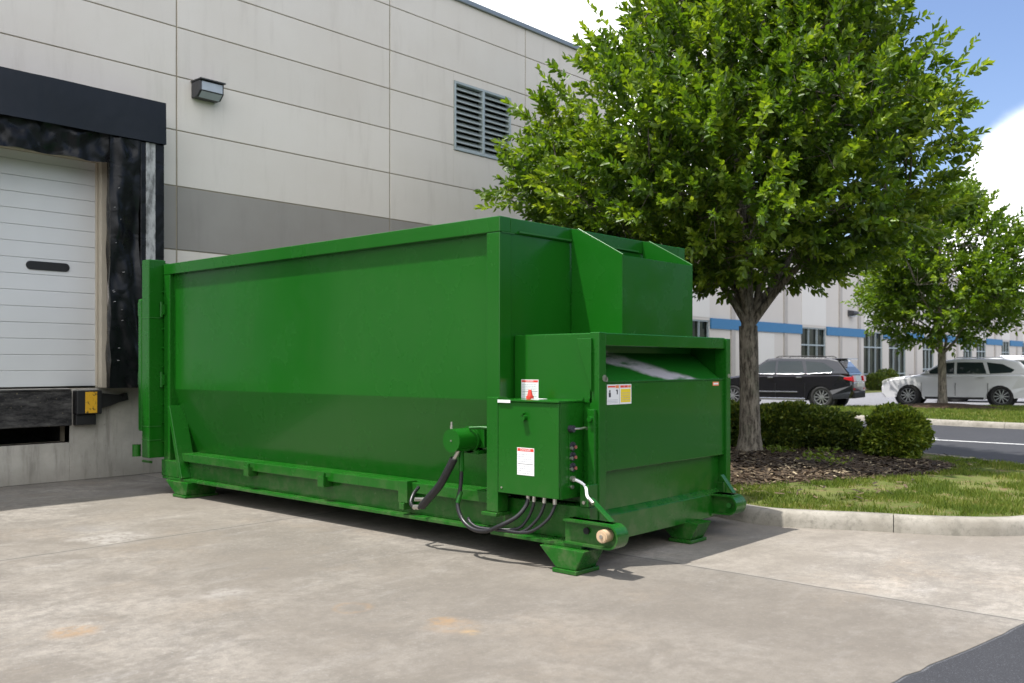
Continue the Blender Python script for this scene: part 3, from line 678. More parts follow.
# ---------------------------------------------------------------- trees and shrubs
def tree(loc, prof, trunk_r, fork, nclump, nshoot, nleaf, lsize, mat, label, seed, stretch=None, limbs=10):
    rnd = random.Random(seed); rg = np.random.default_rng(seed)
    root = empty('tree', loc, 0, label, 'tree')
    zs = [p_[0] for p_ in prof]; rs = [p_[1] for p_ in prof]; ztop = zs[-1]
    def env(z, a):
        r = np.interp(z, zs, rs); lob = 1+.13*noise.noise(Vector((math.cos(a)*1.7, math.sin(a)*1.7, z*.7+seed)))*2+.05*math.sin(3*a+z)
        if stretch: lob += stretch(z, a)
        return r*lob
    m = MB()
    tp = [(0, 0, -.05), (0, 0, .08), (.01, 0, .3), (.015, .01, .9), (.0, .015, fork*.8), (-.01, .02, fork)]
    m.tube(tp, [trunk_r*1.75, trunk_r*1.3, trunk_r*1.06, trunk_r*.95, trunk_r*.93, trunk_r*.9], 20)
    # leader
    nodes = []
    ld = [Vector((-.01, .02, fork-.05))]
    for k in range(7): ld.append(ld[-1]+Vector((rnd.uniform(-.12, .12), rnd.uniform(-.12, .12), (ztop*.92-fork)/7)))
    lr = [trunk_r*.62*(1-k/8.2)+.01 for k in range(8)]
    m.tube(crom(ld, 3), list(np.interp(np.linspace(0, 7, 22), range(8), lr)), 9)
    for p_, r_ in zip(ld, lr): nodes.append((p_, r_))
    lim = []
    for i in range(limbs):
        t = i/limbs; z0 = fork-.12+.05*i+(ztop-fork)*.45*max(0, t-.45)/.55; a = i*2.4+rnd.uniform(-.3, .3)
        zt = z0+rnd.uniform(.9, 2.0)*(ztop/9.0)+(ztop-fork)*.12
        st = Vector((0, 0, z0)); st.x = np.interp(z0, [q.z for q in ld], [q.x for q in ld]) if z0 > fork else 0
        rr = env(zt, a)*.86; en = Vector((math.cos(a)*rr, math.sin(a)*rr, zt))
        pts = [st]
        for k in range(1, 7):
            q = k/6; pts.append(Vector((en.x*q, en.y*q, st.z+(en.z-st.z)*(q**.62)))+Vector((rnd.uniform(-.1, .1), rnd.uniform(-.1, .1), rnd.uniform(-.08, .08))))
        r0 = trunk_r*(.40 if i < 6 else .27)*rnd.uniform(.85, 1.1)
        rad = [r0*(1-.86*k/6) for k in range(7)]
        cp = crom(pts, 3); m.tube(cp, list(np.interp(np.linspace(0, 6, len(cp)), range(7), rad)), 8)
        for p_, r_ in zip(pts[1:], rad[1:]): nodes.append((p_, r_))
    # clump centres
    cl = []
    while len(cl) < nclump:
        z = rnd.uniform(zs[0], ztop); a = rnd.uniform(0, 2*math.pi); e = env(z, a)
        if rnd.random() > (e/max(rs))**1.2+.05: continue
        q = rnd.random()**.42; r_ = e*q*.93; cl.append((Vector((math.cos(a)*r_, math.sin(a)*r_, z)), q))
    P = np.array([list(n_[0]) for n_ in nodes])
    sp = []; sdir = []; sl = []
    per = nshoot//nclump
    for c_, q in cl:
        dd = np.linalg.norm(P-np.array(c_), axis=1)+np.maximum(0, P[:, 2]-c_.z)*.6; j = int(np.argmin(dd)); n0, r0 = nodes[j]
        mid = (n0+c_)/2+Vector((rnd.uniform(-.15, .15), rnd.uniform(-.15, .15), -.05)); m.tube([n0, mid, c_], [min(r0*.6, .03), .015, .006], 5)
        outd = Vector((c_.x, c_.y, (c_.z-(zs[0]+1.2))*.55)); outd = outd.normalized() if outd.length > .1 else Vector((0, 0, 1))
        sc = rnd.uniform(.32, .52)*(ztop/9)**.5
        for k in range(per):
            v = Vector([rnd.gauss(0, 1) for _ in range(3)])*sc*.62; pnt = c_+v
            a = math.atan2(pnt.y, pnt.x); e = env(min(max(pnt.z, zs[0]), ztop), a)
            rr = math.hypot(pnt.x, pnt.y)
            if rr > e*1.06: pnt.x *= e*1.06/rr; pnt.y *= e*1.06/rr
            if pnt.z < zs[0]-.1: continue
            dr_ = (outd*.9+v.normalized()*.55+Vector((0, 0, .45))+Vector([rnd.gauss(0, .3) for _ in range(3)])).normalized()
            ln = rnd.uniform(.18, .5)*lsize/.11
            if rnd.random() < .06: ln *= 1.8
            sp.append(pnt); sdir.append(dr_); sl.append(ln)
            if k % 4 == 0: m.tube([c_, pnt, pnt+dr_*ln], [.006, .005, .002], 3)
    trunk = m.build('trunk', BARK, root, local=True)
    sp = np.array([list(v) for v in sp]); sdir = np.array([list(v) for v in sdir]); sl = np.array(sl)
    ns = len(sp); t = np.tile(np.linspace(.05, 1, nleaf), ns); i = np.repeat(np.arange(ns), nleaf)
    pos = sp[i]+sdir[i]*(sl[i]*t)[:, None]
    az = np.tile(np.arange(nleaf)*2.4, ns)+np.repeat(rg.uniform(0, 6.28, ns), nleaf)
    ref = np.cross(sdir, np.array([.3, .2, 1.])); ref /= np.linalg.norm(ref, axis=1, keepdims=True); bi = np.cross(sdir, ref)
    rad_ = ref[i]*np.cos(az)[:, None]+bi[i]*np.sin(az)[:, None]
    dv = rad_*(1.15-.65*t)[:, None]+sdir[i]*(.35+.75*t)[:, None]+rg.normal(size=pos.shape)*.22; dv[:, 2] += .08
    sz = lsize*(.8+.35*np.sin(np.pi*np.clip(t, 0, 1)))*rg.uniform(.72, 1.2, len(pos))
    lm = leaf_mesh('crown', pos, dv, sz, .52, mat, root)
    shoot_age = rg.random(ns)**1.3; ag = np.clip(shoot_age[i]*.65+.45*t*rg.random(len(t)), 0, 1)
    at = lm.data.attributes.new('age', 'FLOAT', 'POINT'); at.data.foreach_set('value', np.repeat(ag, 6).astype(np.float32))
    return root
tree((13.0, 6.74, .15), [(2.62, .8), (2.95, 2.0), (3.5, 2.85), (4.4, 3.1), (5.4, 2.85), (6.4, 2.2), (7.4, 1.6), (8.5, 1.05), (9.2, .2)], .155, 1.95,
     250, 6200, 19, .115, LEAF, 'large full green tree rising from the mulch bed behind the compactor', 5,
     stretch=lambda z, a: .16*max(0, math.cos(a-2.3))*(1 if z < 5.0 else 0)-.10*max(0, math.cos(a-2.3))*(1 if z > 5.2 else 0)-.09*max(0, math.cos(a+.84)), limbs=12)
tree((31.1, 9.43, .17), [(2.15, .9), (2.5, 1.9), (3.2, 2.45), (4.4, 2.5), (5.4, 1.95), (6.2, 1.2), (6.75, .2)], .13, 1.7,
     130, 1900, 13, .17, LEAF2, 'smaller round tree on the far verge in front of the white car', 21, limbs=9, stretch=lambda z, a: -.13*max(0, math.cos(a-2.3)))
# mulch mound at second tree
m = MB(); vs = [(31.1, 9.43, .30)]
for k in range(3):
    for j in range(24):
        an = j*math.pi/12; rr = (.5, 1.0, 1.55)[k]*(1+.1*math.sin(3*an)); vs.append((31.1+rr*math.cos(an)*1.0, 9.43+rr*math.sin(an)*1.25, (.28, .22, .141)[k]))
fs = [(0, 1+j, 1+(j+1) % 24) for j in range(24)]+[(1+k*24+j, 1+(k+1)*24+j, 1+(k+1)*24+(j+1) % 24, 1+k*24+(j+1) % 24) for k in range(2) for j in range(24)]
m.mesh(vs, fs, 0, True); o = m.build('mulch_bed', MULCH); o['kind'] = 'structure'

def shrub(name, loc, rx, ry, h, rz, nleaf, size, mat, label, cat, seed):
    rg = np.random.default_rng(seed); root = empty(name, loc, rz, label, cat)
    u = rg.normal(size=(nleaf, 3)); u /= np.linalg.norm(u, axis=1, keepdims=True); u = np.sign(u)*np.abs(u)**.86
    u /= (np.abs(u)**3.2).sum(1, keepdims=True)**(1/3.2)
    q = np.where(rg.random(nleaf) < .68, rg.uniform(.9, 1.03, nleaf), rg.uniform(.55, .95, nleaf))
    nz_ = np.array([1.1*noise.noise(Vector((a*rx*3.4+seed, b*ry*2.6, c*2.4)))+.5*noise.noise(Vector((a*rx*8, b*ry*8, c*7+seed))) for a, b, c in u])
    p = u*(q+.26*nz_)[:, None]*np.array([rx, ry, h/2])+np.array([0, 0, h/2+.03]); k = p[:, 2] > .015; p = p[k]; u = u[k]
    d = u*.8+rg.normal(size=p.shape)*.6; d[:, 2] += .45
    # sprigs that stick out
    m = MB()
    for k in range(int(26*max(1, rx*ry*4))):
        a = rg.uniform(0, 6.28); r_ = rg.uniform(0, .75); m.tube([(rx*.25*math.cos(a)*r_*(1 if rx < 1 else 3.4), ry*.3*math.sin(a)*r_, -.03), (rx*.85*math.cos(a)*r_, ry*.85*math.sin(a)*r_, h*.75)], [.012, .004], 5)
    m.build('stems', BARK, root, local=True)
    leaf_mesh('foliage', p, d, size*rg.uniform(.7, 1.25, len(p)), .55, mat, root)
    return root
shrub('hedge', (13.92, 7.30, .15), 1.62, .50, .64, R(-66.5), 60000, .058, SHRUB, 'long clipped dark green hedge behind the large tree trunk', 'hedge', 3)
shrub('round_shrub', (13.88, 4.86, .14), .37, .38, .66, 0, 12000, .06, SHRUB2, 'round yellow green shrub right of the hedge on the mulch', 'shrub', 8)
for k, (x_, y_, r_, lb) in enumerate([(53.5, 19.2, .8, 'low bush before the tall office windows left of the white car'), (51.4, 19.0, .6, 'small low bush beside the pale column of the office')]):
    shrub('shrub', (x_, y_, .12), r_, .5, 1.0-.2*k, 0, 2500, .11, SHRUB, lb, 'shrub', 40+k)
# unseen tree line added behind the viewer to darken reflections in paint and glass
m = MB()
def added_trees(u, v):
    a = R(196+140*u); h = 8.5+3.5*noise.noise(Vector((u*26, 0, 0)))+1.5*noise.noise(Vector((u*90, 0, 3)))
    r_ = 42-3.0*math.sin(v*math.pi)*(.6+.4*noise.noise(Vector((u*40, v*3, 1))))+1.6*noise.noise(Vector((u*120, v*9, 5)))
    return (5+r_*math.cos(a), 5+r_*math.sin(a), h*min(1, v*1.6)) if v < .62 else (5+(r_+6*(v-.62))*math.cos(a), 5+(r_+6*(v-.62))*math.sin(a), h)
grid_surface(m, added_trees, 260, 14)
tag(m.build('added_tree_line', SHRUB), 'unseen dark tree line added behind the viewer to darken reflections', 'added_trees', kind='stuff')
# small leafy weeds in the mulch at the trunk
wp = []; wd = []
for (x_, y_, n_) in ((12.6, 6.1, 60), (12.9, 5.5, 40), (11.9, 5.2, 50), (11.6, 4.8, 30)):
    for k in range(n_): wp.append((x_+random.gauss(0, .10), y_+random.gauss(0, .10), .24+random.random()*.06)); wd.append((random.gauss(0, 1), random.gauss(0, 1), .5))
tag(leaf_mesh('weeds', np.array(wp), np.array(wd), np.random.default_rng(1).uniform(.04, .09, len(wp)), .5, GRASSM), 'small bright green weeds sprouting in the mulch near the trunk', 'weeds', kind='stuff')

# ---------------------------------------------------------------- cars
def car(loc, rz, paint, label, L_=4.65, W=1.86, H_=1.66, style='suv', plate=True, roofrail=True):
    root = empty('parked_car', loc, rz, label, 'car', 'cars in the far car park')
    hl = L_/2; wr = .36; fx, rx = hl-.88, -hl+.98; belt = 1.02; w = W/2
    def arch(cx_, r=.43, n=9): return [(cx_+r*math.cos(R(180-180*k/n)), .30+r*math.sin(R(180-180*k/n))*1.0) for k in range(n+1)]
    # outline ccw from rear bottom, along bottom to front (arches), up hood, back along belt
    ol = [(-hl+.08, .33)]+[(x_, z_) for x_, z_ in arch(rx)]+[(rx+.47, .24), (fx-.47, .24)]+[(x_, z_) for x_, z_ in arch(fx)]+[(hl-.10, .27), (hl, .42), (hl+.01, .62), (hl-.05, .82), (hl-.25, .93), (hl-.75, 1.01), (hl-1.28, 1.08), (-hl+.35, 1.12), (-hl+.06, 1.06), (-hl+.02, .80), (-hl, .55)]
    def inset(o_, d):
        cxm, czm = 0, .62; return [(x_-d*(1 if x_ > cxm else -1)*min(1, abs(x_)/hl*1.2), z_-(d if z_ > .75 else -d*.0)) for x_, z_ in o_]
    lay = [(-w, .07), (-w+.05, .02), (-w+.16, 0), (w-.16, 0), (w-.05, .02), (w, .07)]
    n = len(ol); vs = []
    for y_, d in lay:
        for x_, z_ in inset(ol, d):
            yy = y_
            yy *= 1-.09*max(0, (abs(x_)-hl+.44)/.44)                    # plan taper
            yy *= 1-.045*(z_-.25)
            vs.append((x_, yy, z_))
    fs = [(a*n+i, (a+1)*n+i, (a+1)*n+(i+1) % n, a*n+(i+1) % n) for a in range(len(lay)-1) for i in range(n)]
    fs += [tuple(range(n)), tuple(range((len(lay)-1)*n, len(lay)*n))[::-1]]
    me = MB().mesh(vs, fs, 0, True); body = me.build('body', paint, root, local=True)
    bm = bmesh.new(); bm.from_mesh(body.data); bmesh.ops.triangulate(bm, faces=[f for f in bm.faces if len(f.verts) > 4]); bmesh.ops.recalc_face_normals(bm, faces=bm.faces[:])
    for f in bm.faces:
        f.smooth = False
    bm.to_mesh(body.data); bm.free()
    # greenhouse shell
    ghb = [(hl-1.22, 1.06), (hl-2.02, H_-.06), (hl-2.5, H_), (-hl+.9, H_-.02), (-hl+.50, H_-.10), (-hl+.10, 1.08)]
    wb, wt = w-.05, w-.27
    def gy(z_): return wb+(wt-wb)*(z_-1.05)/(H_-1.05)
    n = len(ghb); vs = [(x_, -gy(z_), z_) for x_, z_ in ghb]+[(x_, gy(z_), z_) for x_, z_ in ghb]
    m = MB().mesh(vs, [tuple(range(n))[::-1], tuple(range(n, 2*n))]+[(i, (i+1) % n, n+(i+1) % n, n+i) for i in range(n)])
    rf = m.build('roof', paint, root, .05, local=True, seg=3)
    # panes
    def side_pane(poly):
        for s_ in (-1, 1):
            m = MB(); p_ = [(x_, s_*(gy(z_)+.006), z_) for x_, z_ in poly]; q_ = [(x_, s_*(gy(z_)-.03), z_) for x_, z_ in poly]
            k_ = len(p_); m.mesh(p_+q_, [tuple(range(k_))[::s_], ]+[(i, (i+1) % k_, k_+(i+1) % k_, k_+i)[::-s_] for i in range(k_)])
            m.build('window', CGLASS, root, local=True)
            m = MB(); k2 = [(x_, s_*(gy(z_)+.012), z_) for x_, z_ in (poly[0], poly[-1])]
            m.tube(k2, .012, 6); 
            if style == 'black': m.build('window_trim', CHROME, root, local=True)
    zt_ = H_-.13
    side_pane([(hl-1.38, 1.10), (hl-2.03, zt_-.02), (hl-2.32, zt_), (hl-2.32, 1.10)])
    side_pane([(hl-2.40, 1.10), (hl-2.40, zt_), (hl-3.18, zt_), (hl-3.30, 1.11)])
    side_pane([(hl-3.40, 1.11), (hl-3.30, zt_), (-hl+.95, zt_-.06), (-hl+.60, 1.24), (-hl+.70, 1.15)])
    def cross_pane(a, b, name, off):
        (xa, za), (xb, zb) = a, b; m = MB(); nx, nz2 = (zb-za), -(xb-xa); ln_ = math.hypot(nx, nz2); nx, nz2 = nx/ln_*off, nz2/ln_*off
        m.face([(xa+nx, -gy(za)+.10, za+nz2), (xa+nx, gy(za)-.10, za+nz2), (xb+nx, gy(zb)-.08, zb+nz2), (xb+nx, -gy(zb)+.08, zb+nz2)]); return m.build(name, CGLASS, root, local=True)
    cross_pane((hl-1.30, 1.12), (hl-1.98, H_-.09), 'windscreen', .008)
    cross_pane((-hl+.15, 1.14), (-hl+.46, H_-.17), 'rear_window', -.008)
    m = MB(); m.box(-hl+.22, -hl+.62, -wt+.03, wt-.03, H_-.085, H_-.045); m.build('spoiler', paint, root, .015, local=True)
    # lamps, bumper, details
    for s_ in (-1, 1):
        m = MB(); m.prism([(-hl+.02, .88), (-hl+.30, .95), (-hl+.28, 1.0), (-hl+.03, 1.02)], 'y', s_*(w-.16), s_*(w-.045)); m.prism([(-hl-.012, .86), (-hl+.05, .86), (-hl+.05, 1.05), (-hl+.02, 1.05)], 'y', s_*(w-.42), s_*(w-.15)); m.build('tail_lamp', TAIL, root, .008, local=True)
        m = MB(); m.prism([(hl-.04, .74), (hl-.50, .88), (hl-.46, .955), (hl-.22, .925), (hl-.03, .83)], 'y', s_*(w-.42), s_*(w-.075)); m.build('headlight', HEADL, root, .008, local=True)
        m = MB(); m.box(-hl-.004, -hl+.08, s_*(w-.42), s_*(w-.20), .60, .66); m.build('reflector', TAIL, root, local=True)
        m = MB(); m.prism([(hl-1.40, 1.08), (hl-1.44, 1.20), (hl-1.56, 1.22), (hl-1.58, 1.10)], 'y', s_*(w-.02), s_*(w+.17)); m.build('mirror', paint if style != 'black' else BLACK, root, .02, local=True)
        hb_ = []
        for (hx, hz) in ((hl-2.2, .97), (hl-3.15, .98)):
            m = MB(); m.box(hx-.09, hx+.09, s_*(w-.03), s_*(w+.018), hz, hz+.035); m.build('door_handle', CHROME if style == 'black' else paint, root, .006, local=True)
        for sx in (hl-1.30, hl-2.36, hl-3.34): m = MB(); m.box(sx-.006, sx+.006, s_*(w-.05), s_*(w+.001), .36, .80); m.build('door_gap', BLACK, root, local=True)
        m = MB(); m.box(-hl+1.5, hl-1.42, s_*(w-.06), s_*(w+.014), .24, .32); m.build('side_sill', CHROME if style == 'black' else BLACK, root, .01, local=True)
        if style == 'black':
            m = MB(); m.box(-hl+1.75, hl-1.5, s_*(w-.03), s_*(w+.012), .50, .535); m.build('door_moulding', CHROME, root, .004, local=True)
        if roofrail:
            m = MB(); m.tube([(hl-2.3, s_*(wt-.03), H_-.02), (hl-2.4, s_*(wt-.03), H_+.035), (-hl+1.0, s_*(wt-.03), H_+.03), (-hl+.9, s_*(wt-.03), H_-.03)], .016, 6); m.build('roof_rail', CHROME if style != 'black' else BLACK, root, local=True)
        for cx_ in (fx, rx):
            m = MB(); m.cyl((cx_, s_*(w-.40), .36), (cx_, s_*(w-.06), .36), .435, 22); m.build('wheel_well', DARK, root, local=True)
            yo = s_*(w-.02); yi = s_*(w-.24)
            m = MB()
            pr = [(.235, yo-s_*.03), (.30, yo), (.345, yo-s_*.01), (.36, yo-s_*.05), (.36, yi+s_*.03), (.33, yi)]
            K = 28; vs = []
            for r_, y_ in pr:
                for k in range(K): an = 2*math.pi*k/K; vs.append((cx_+r_*math.cos(an), y_, wr+r_*math.sin(an)))
            fs = [(a*K+k, a*K+(k+1) % K, (a+1)*K+(k+1) % K, (a+1)*K+k)[::-s_] for a in range(len(pr)-1) for k in range(K)]
            m.mesh(vs, fs, 0, True); wh = m.build('wheel', TYRE, root, local=True)
            m = MB(); m.cyl((cx_, yo-s_*.13, wr), (cx_, yo-s_*.10, wr), .235, 24); m.build('brake_disc', DARK, wh, local=True)
            m = MB()
            K = 28; vs = []
            for r_, y_ in ((.215, yo-s_*.05), (.24, yo-s_*.015), (.25, yo-s_*.05)):
                for k in range(K): an = 2*math.pi*k/K; vs.append((cx_+r_*math.cos(an), y_, wr+r_*math.sin(an)))
            fs = [(a*K+k, a*K+(k+1) % K, (a+1)*K+(k+1) % K, (a+1)*K+k) for a in range(2) for k in range(K)]; m.mesh(vs, fs)
            for k in range(10):
                an = 2*math.pi*k/10; ca, sa = math.cos(an), math.sin(an); p1 = Vector((cx_+.05*ca, 0, wr+.05*sa)); p2 = Vector((cx_+.225*ca, 0, wr+.225*sa)); t_ = Vector((-sa, 0, ca))*.016
                y1 = Vector((0, yo-s_*.02, 0)); y2 = Vector((0, yo-s_*.07, 0))
                a_ = [p1-t_, p1+t_, p2+t_, p2-t_]; m.mesh([q+y1 for q in a_]+[q+y2 for q in a_], [(0, 1, 2, 3), (4, 7, 6, 5), (0, 4, 5, 1), (1, 5, 6, 2), (2, 6, 7, 3), (3, 7, 4, 0)])
            m.cyl((cx_, yo-s_*.07, wr), (cx_, yo-s_*.012, wr), .055, 14); m.build('rim', RIM, wh, local=True)
    m = MB(); m.box(-hl-.006, -hl+.1, -w+.24, w-.24, .33, .52); m.build('rear_bumper', BLACK, root, .02, local=True)
    m = MB(); m.box(hl-.1, hl+.02, -w+.42, w-.42, .40, .72); m.build('grille', BLACK, root, .02, local=True)
    if plate: m = MB(); m.box(-hl-.014, -hl+.05, -.26, .26, .70, .83); m.build('licence_plate', WHITE, root, .004, local=True)
    m = MB(); m.box(-hl-.004, -hl+.08, -.42, .42, .86, .89); m.build('tailgate_trim', CHROME, root, local=True)
    return root
car((29.7, 14.05, .1), R(97.5), CARB, 'black sport utility vehicle parked behind the hedge, seen from its rear side', L_=4.85, H_=1.66, style='black')
car((34.15, 9.85, .1), R(101), CARW, 'white crossover parked behind the smaller tree, trunk across its side', L_=4.72, H_=1.62, style='white')
car((38.4, 9.5, .1), R(100), CARW, 'white vehicle mostly hidden beyond the white crossover at the picture edge', L_=4.8, H_=1.70, style='white')

# ---------------------------------------------------------------- the compactor
tcm = empty('trash_compactor', (6.8, 7.6, 0), 0, 'large glossy green steel waste compactor container standing on the concrete apron', 'waste compactor')
XL, XR, YN, YF_, ZT = 5.38, 8.15, 4.94, 10.30, 2.68
def mir(x): return XL+XR-x
# hull with inward sloping lower sides
prof = [(XL+.055, 2.60), (XL+.055, 1.22), (XL+.235, .44), (XL+.235, .30), (mir(XL+.235), .30), (mir(XL+.235), .44), (mir(XL+.055), 1.22), (mir(XL+.055), 2.60)]
MB().prism(prof, 'y', YN+.14, YF_-.14).build('body', GREEN, tcm, .006)
B('roof', GREEN, tcm, (XL+.12, XR-.12, YN+.02, YF_-.02, 2.60, 2.645), bevel=.004)
for a, b in ((XL, XL+.13), (XR-.13, XR)): B('top_rail', GREEN, tcm, (a, b, YN, YF_, 2.555, ZT), bevel=.007)
B('top_rail', GREEN, tcm, (XL+.13, XR-.13, YN, YN+.1, 2.555, ZT-.003), bevel=.006); B('top_rail', GREEN, tcm, (XL+.13, XR-.13, YF_-.1, YF_, 2.555, ZT-.003), bevel=.006)
for a, b in ((XL+.002, XL+.14), (XR-.14, XR-.002)):
    B('corner_post', GREEN, tcm, (a, b, YN+.002, YN+.145, .46, 2.554), bevel=.006); B('corner_post', GREEN, tcm, (a, b, YF_-.145, YF_-.002, .30, 2.554), bevel=.006)
B('end_wall', GREEN, tcm, (XL+.141, XR-.141, YN+.012, YN+.138, .2, 2.554), bevel=.003)
B('end_wall', GREEN, tcm, (XL+.141, XR-.141, YF_-.138, YF_-.012, .3, 2.554), bevel=.003)
Bs('weld_seam', GREEN_DK, tcm, (5.60, 6.28, YN-.016, YN-.002, 2.565, 2.578), (6.46, 7.3, YN-.016, YN-.002, 2.562, 2.575), (7.45, 8.0, YN-.016, YN-.002, 2.562, 2.575), (5.40, 5.55, YN-.008, YN-.002, 2.55, 2.556), bevel=0)
# bottom structure
for s_ in (0, 1):
    f = (lambda x: x) if s_ == 0 else mir
    B('side_channel', GREEN, tcm, (f(XL+.01), f(XL+.22), 5.08, 9.92, .395, .485), bevel=.005)
    B('floor_web', GREEN, tcm, (f(XL+.075), f(XL+.2), 4.95, 10.29, .205, .394), bevel=.003)
    B('floor_flange', GREEN, tcm, (f(XL-.02), f(XL+.2), 4.95, 10.29, .175, .204), bevel=.004)
    B('end_block', GREEN, tcm, (f(XL-.02), f(XL+.2), 9.93, 10.31, .206, .394), bevel=.006)
    m = MB()
    for yb in (7.22, 8.50): m = MB(); m.box(f(XL-.035), f(XL+.075), yb-.05, yb+.05, .34, .44); m.box(f(XL-.05), f(XL-.02), yb-.065, yb-.045, .36, .48); m.build('hold_bracket', GREEN, tcm, .005)
    m = MB(); m.box(f(XL-.045), f(XL+.075), 6.0-.02, 6.0+.10, .31, .50); m.box(f(XL-.06), f(XL+.05), 6.01, 6.07, .25, .31); m.build('hose_clamp', GREEN, tcm, .005)
    # diagonal gusset at rear
    m = MB(); m.prism([(10.13, 1.02), (10.08, 1.03), (9.80, .21), (9.87, .21)], 'x', f(XL-.045), f(XL+.15)); m.build('gusset', GREEN, tcm, .005)
B('floor', GREEN_DK, tcm, (XL+.2, XR-.2, 4.2, 10.29, .18, .24), bevel=0)
# legs
def leg(y0, y1, yb0, yb1, x0, x1, ztop=.174):
    m = MB(); m.prism([(y0, ztop), (y1, ztop), (yb1, .032), (yb0, .032)], 'x', x0, x1); o = m.build('leg', GREEN, tcm, .006)
    B('foot_plate', GREEN, o, (x0-.02, x1+.02, min(yb0, yb1)-.02, max(yb0, yb1)+.02, .002, .031), bevel=.004); return o
leg(9.62, 10.13, 9.66, 9.90, XL-.07, XL+.30); leg(9.62, 10.13, 9.66, 9.90, mir(XL+.30), mir(XL-.07))
leg(3.98, 4.40, 4.06, 4.24, 5.22, 5.46, .177); leg(3.98, 4.40, 4.06, 4.24, 6.78, 7.00, .177)
# rear door (wider than the box), with hinges
rd = empty('rear_door', (6.8, 10.4, .4)); rd.parent = tcm; rd.location = Vector((6.8, 10.4, .4))-tcm.location
B('door_leaf', GREEN, rd, (XL+.02, XR-.02, 10.33, 10.50, .42, 2.70), bevel=.006)
for f in ((lambda x: x), mir):
    m = MB(); m.box(f(XL-.165), f(XL+.04), 10.325, 10.50, .415, 2.73); m.build('door_stile', GREEN, rd, .008)
    m = MB(); m.box(f(XL-.166), f(XL-.02), 10.502, 10.60, .72, 2.28); m.build('door_stiffener', GREEN, rd, .02)
    m = MB()
    for hz in (2.15, 1.33): m = MB(); m.cyl((f(XL-.13), 10.605, hz-.07), (f(XL-.13), 10.605, hz+.09), .028, 14); m.box(f(XL-.02), f(XL-.005), 10.24, 10.324, hz-.06, hz+.06); m.cyl((f(XL-.02), 10.31, hz-.09), (f(XL-.02), 10.31, hz+.09), .022, 12); m.build('hinge', GREEN, rd)
    m = MB()
    for k in range(9): m = MB(); m.cyl((f(XL-.012), 10.318, .6+k*.22), (f(XL+.01), 10.318, .6+k*.22), .012, 8); m.build('bolt', GREEN, rd)
    m = MB()
    for hz in (2.05, .78, .62): B('stile_seam', GREEN_DK, rd, (f(XL-.167), f(XL-.02), 10.318, 10.504, hz, hz+.008), bevel=0)
    m = MB(); m.cyl((f(XL-.17), 10.62, .42), (f(XL-.17), 10.62, .56), .05, 14); m.cyl((f(XL-.1), 10.40, .36), (f(XL-.1), 10.60, .36), .016, 8); m.build('latch_roller', GREEN, rd)

# loading hopper on top of press
hp = empty('hopper', (6.85, 4.67, 1.74)); hp.parent = tcm; hp.location = Vector((6.85, 4.67, 1.74))-tcm.location
for x_ in (6.29, 7.385):
    MB().prism([(4.939, 1.745), (4.939, 2.672), (4.87, 2.665), (4.405, 2.415), (4.405, 1.745)], 'x', x_, x_+.015).build('side_panel', GREEN, hp, .0015, seg=1)
B('front_panel', GREEN, hp, (6.306, 7.384, 4.405, 4.42, 1.745, 2.405), bevel=.0015)
for x_ in (6.2975, 7.3925): m = MB(); m.tube([(x_, 4.403, 2.41), (x_, 4.868, 2.667)], .008, 6); m.build('edge_bead', GREEN, hp)

# press housing
PL, PR, PF = 5.55, 7.50, 4.115
B('press_side', GREEN, tcm, (PL, PL+.04, PF+.03, YN-.002, .46, 1.738), bevel=.005); B('press_side', GREEN, tcm, (PR-.04, PR, PF+.03, YN-.002, .20, 1.738), bevel=.005)
B('press_top', GREEN, tcm, (PL+.04, PR-.04, PF+.03, YN-.002, 1.70, 1.742), bevel=.004)
ff = empty('press_front_frame', (6.5, PF, .2)); ff.parent = tcm; ff.location = Vector((6.5, PF, .2))-tcm.location
B('frame_post', GREEN, ff, (PL-.012, PL+.075, PF-.03, PF+.06, .30, 1.745), bevel=.006)
B('frame_post', GREEN, ff, (PR-.055, PR+.02, PF-.03, PF+.09, .30, 1.735), bevel=.006)
B('top_beam', GREEN, ff, (PL+.076, PR-.056, PF-.015, PF+.11, 1.645, 1.742), bevel=.006)
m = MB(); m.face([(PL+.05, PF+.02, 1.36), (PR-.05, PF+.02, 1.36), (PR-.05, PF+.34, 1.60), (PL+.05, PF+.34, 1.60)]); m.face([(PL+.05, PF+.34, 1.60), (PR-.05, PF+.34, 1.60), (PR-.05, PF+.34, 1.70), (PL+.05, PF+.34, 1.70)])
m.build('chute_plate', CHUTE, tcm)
B('press_core', GREEN_DK, tcm, (PL+.045, PR-.045, PF+.36, YN-.01, .3, 1.69), bevel=0)
B('front_panel', GREEN, tcm, (PL+.076, PR-.056, PF-.006, PF+.02, .70, 1.366), bevel=.004)
B('panel_lip', GREEN, tcm, (PL+.076, PR-.056, PF-.012, PF+.0195, 1.367, 1.379), bevel=.003)
B('lower_panel', GREEN, tcm, (PL+.076, PR-.056, PF+.05, PF+.08, .20, .72), bevel=.003)
m = MB(); m.prism([(PF-.005, .165), (PF+.05, .165), (PF+.049, .40), (PF+.03, .385), (PF-.002, .36)], 'x', PL+.076, PR-.056); m.build('sill_beam', GREEN, tcm, .004)
MB().prism([(PL+.076, .70), (PL+.076, .64), (PL+.13, .70)], 'y', PF, PF+.05).build('corner_tab', GREEN, tcm)
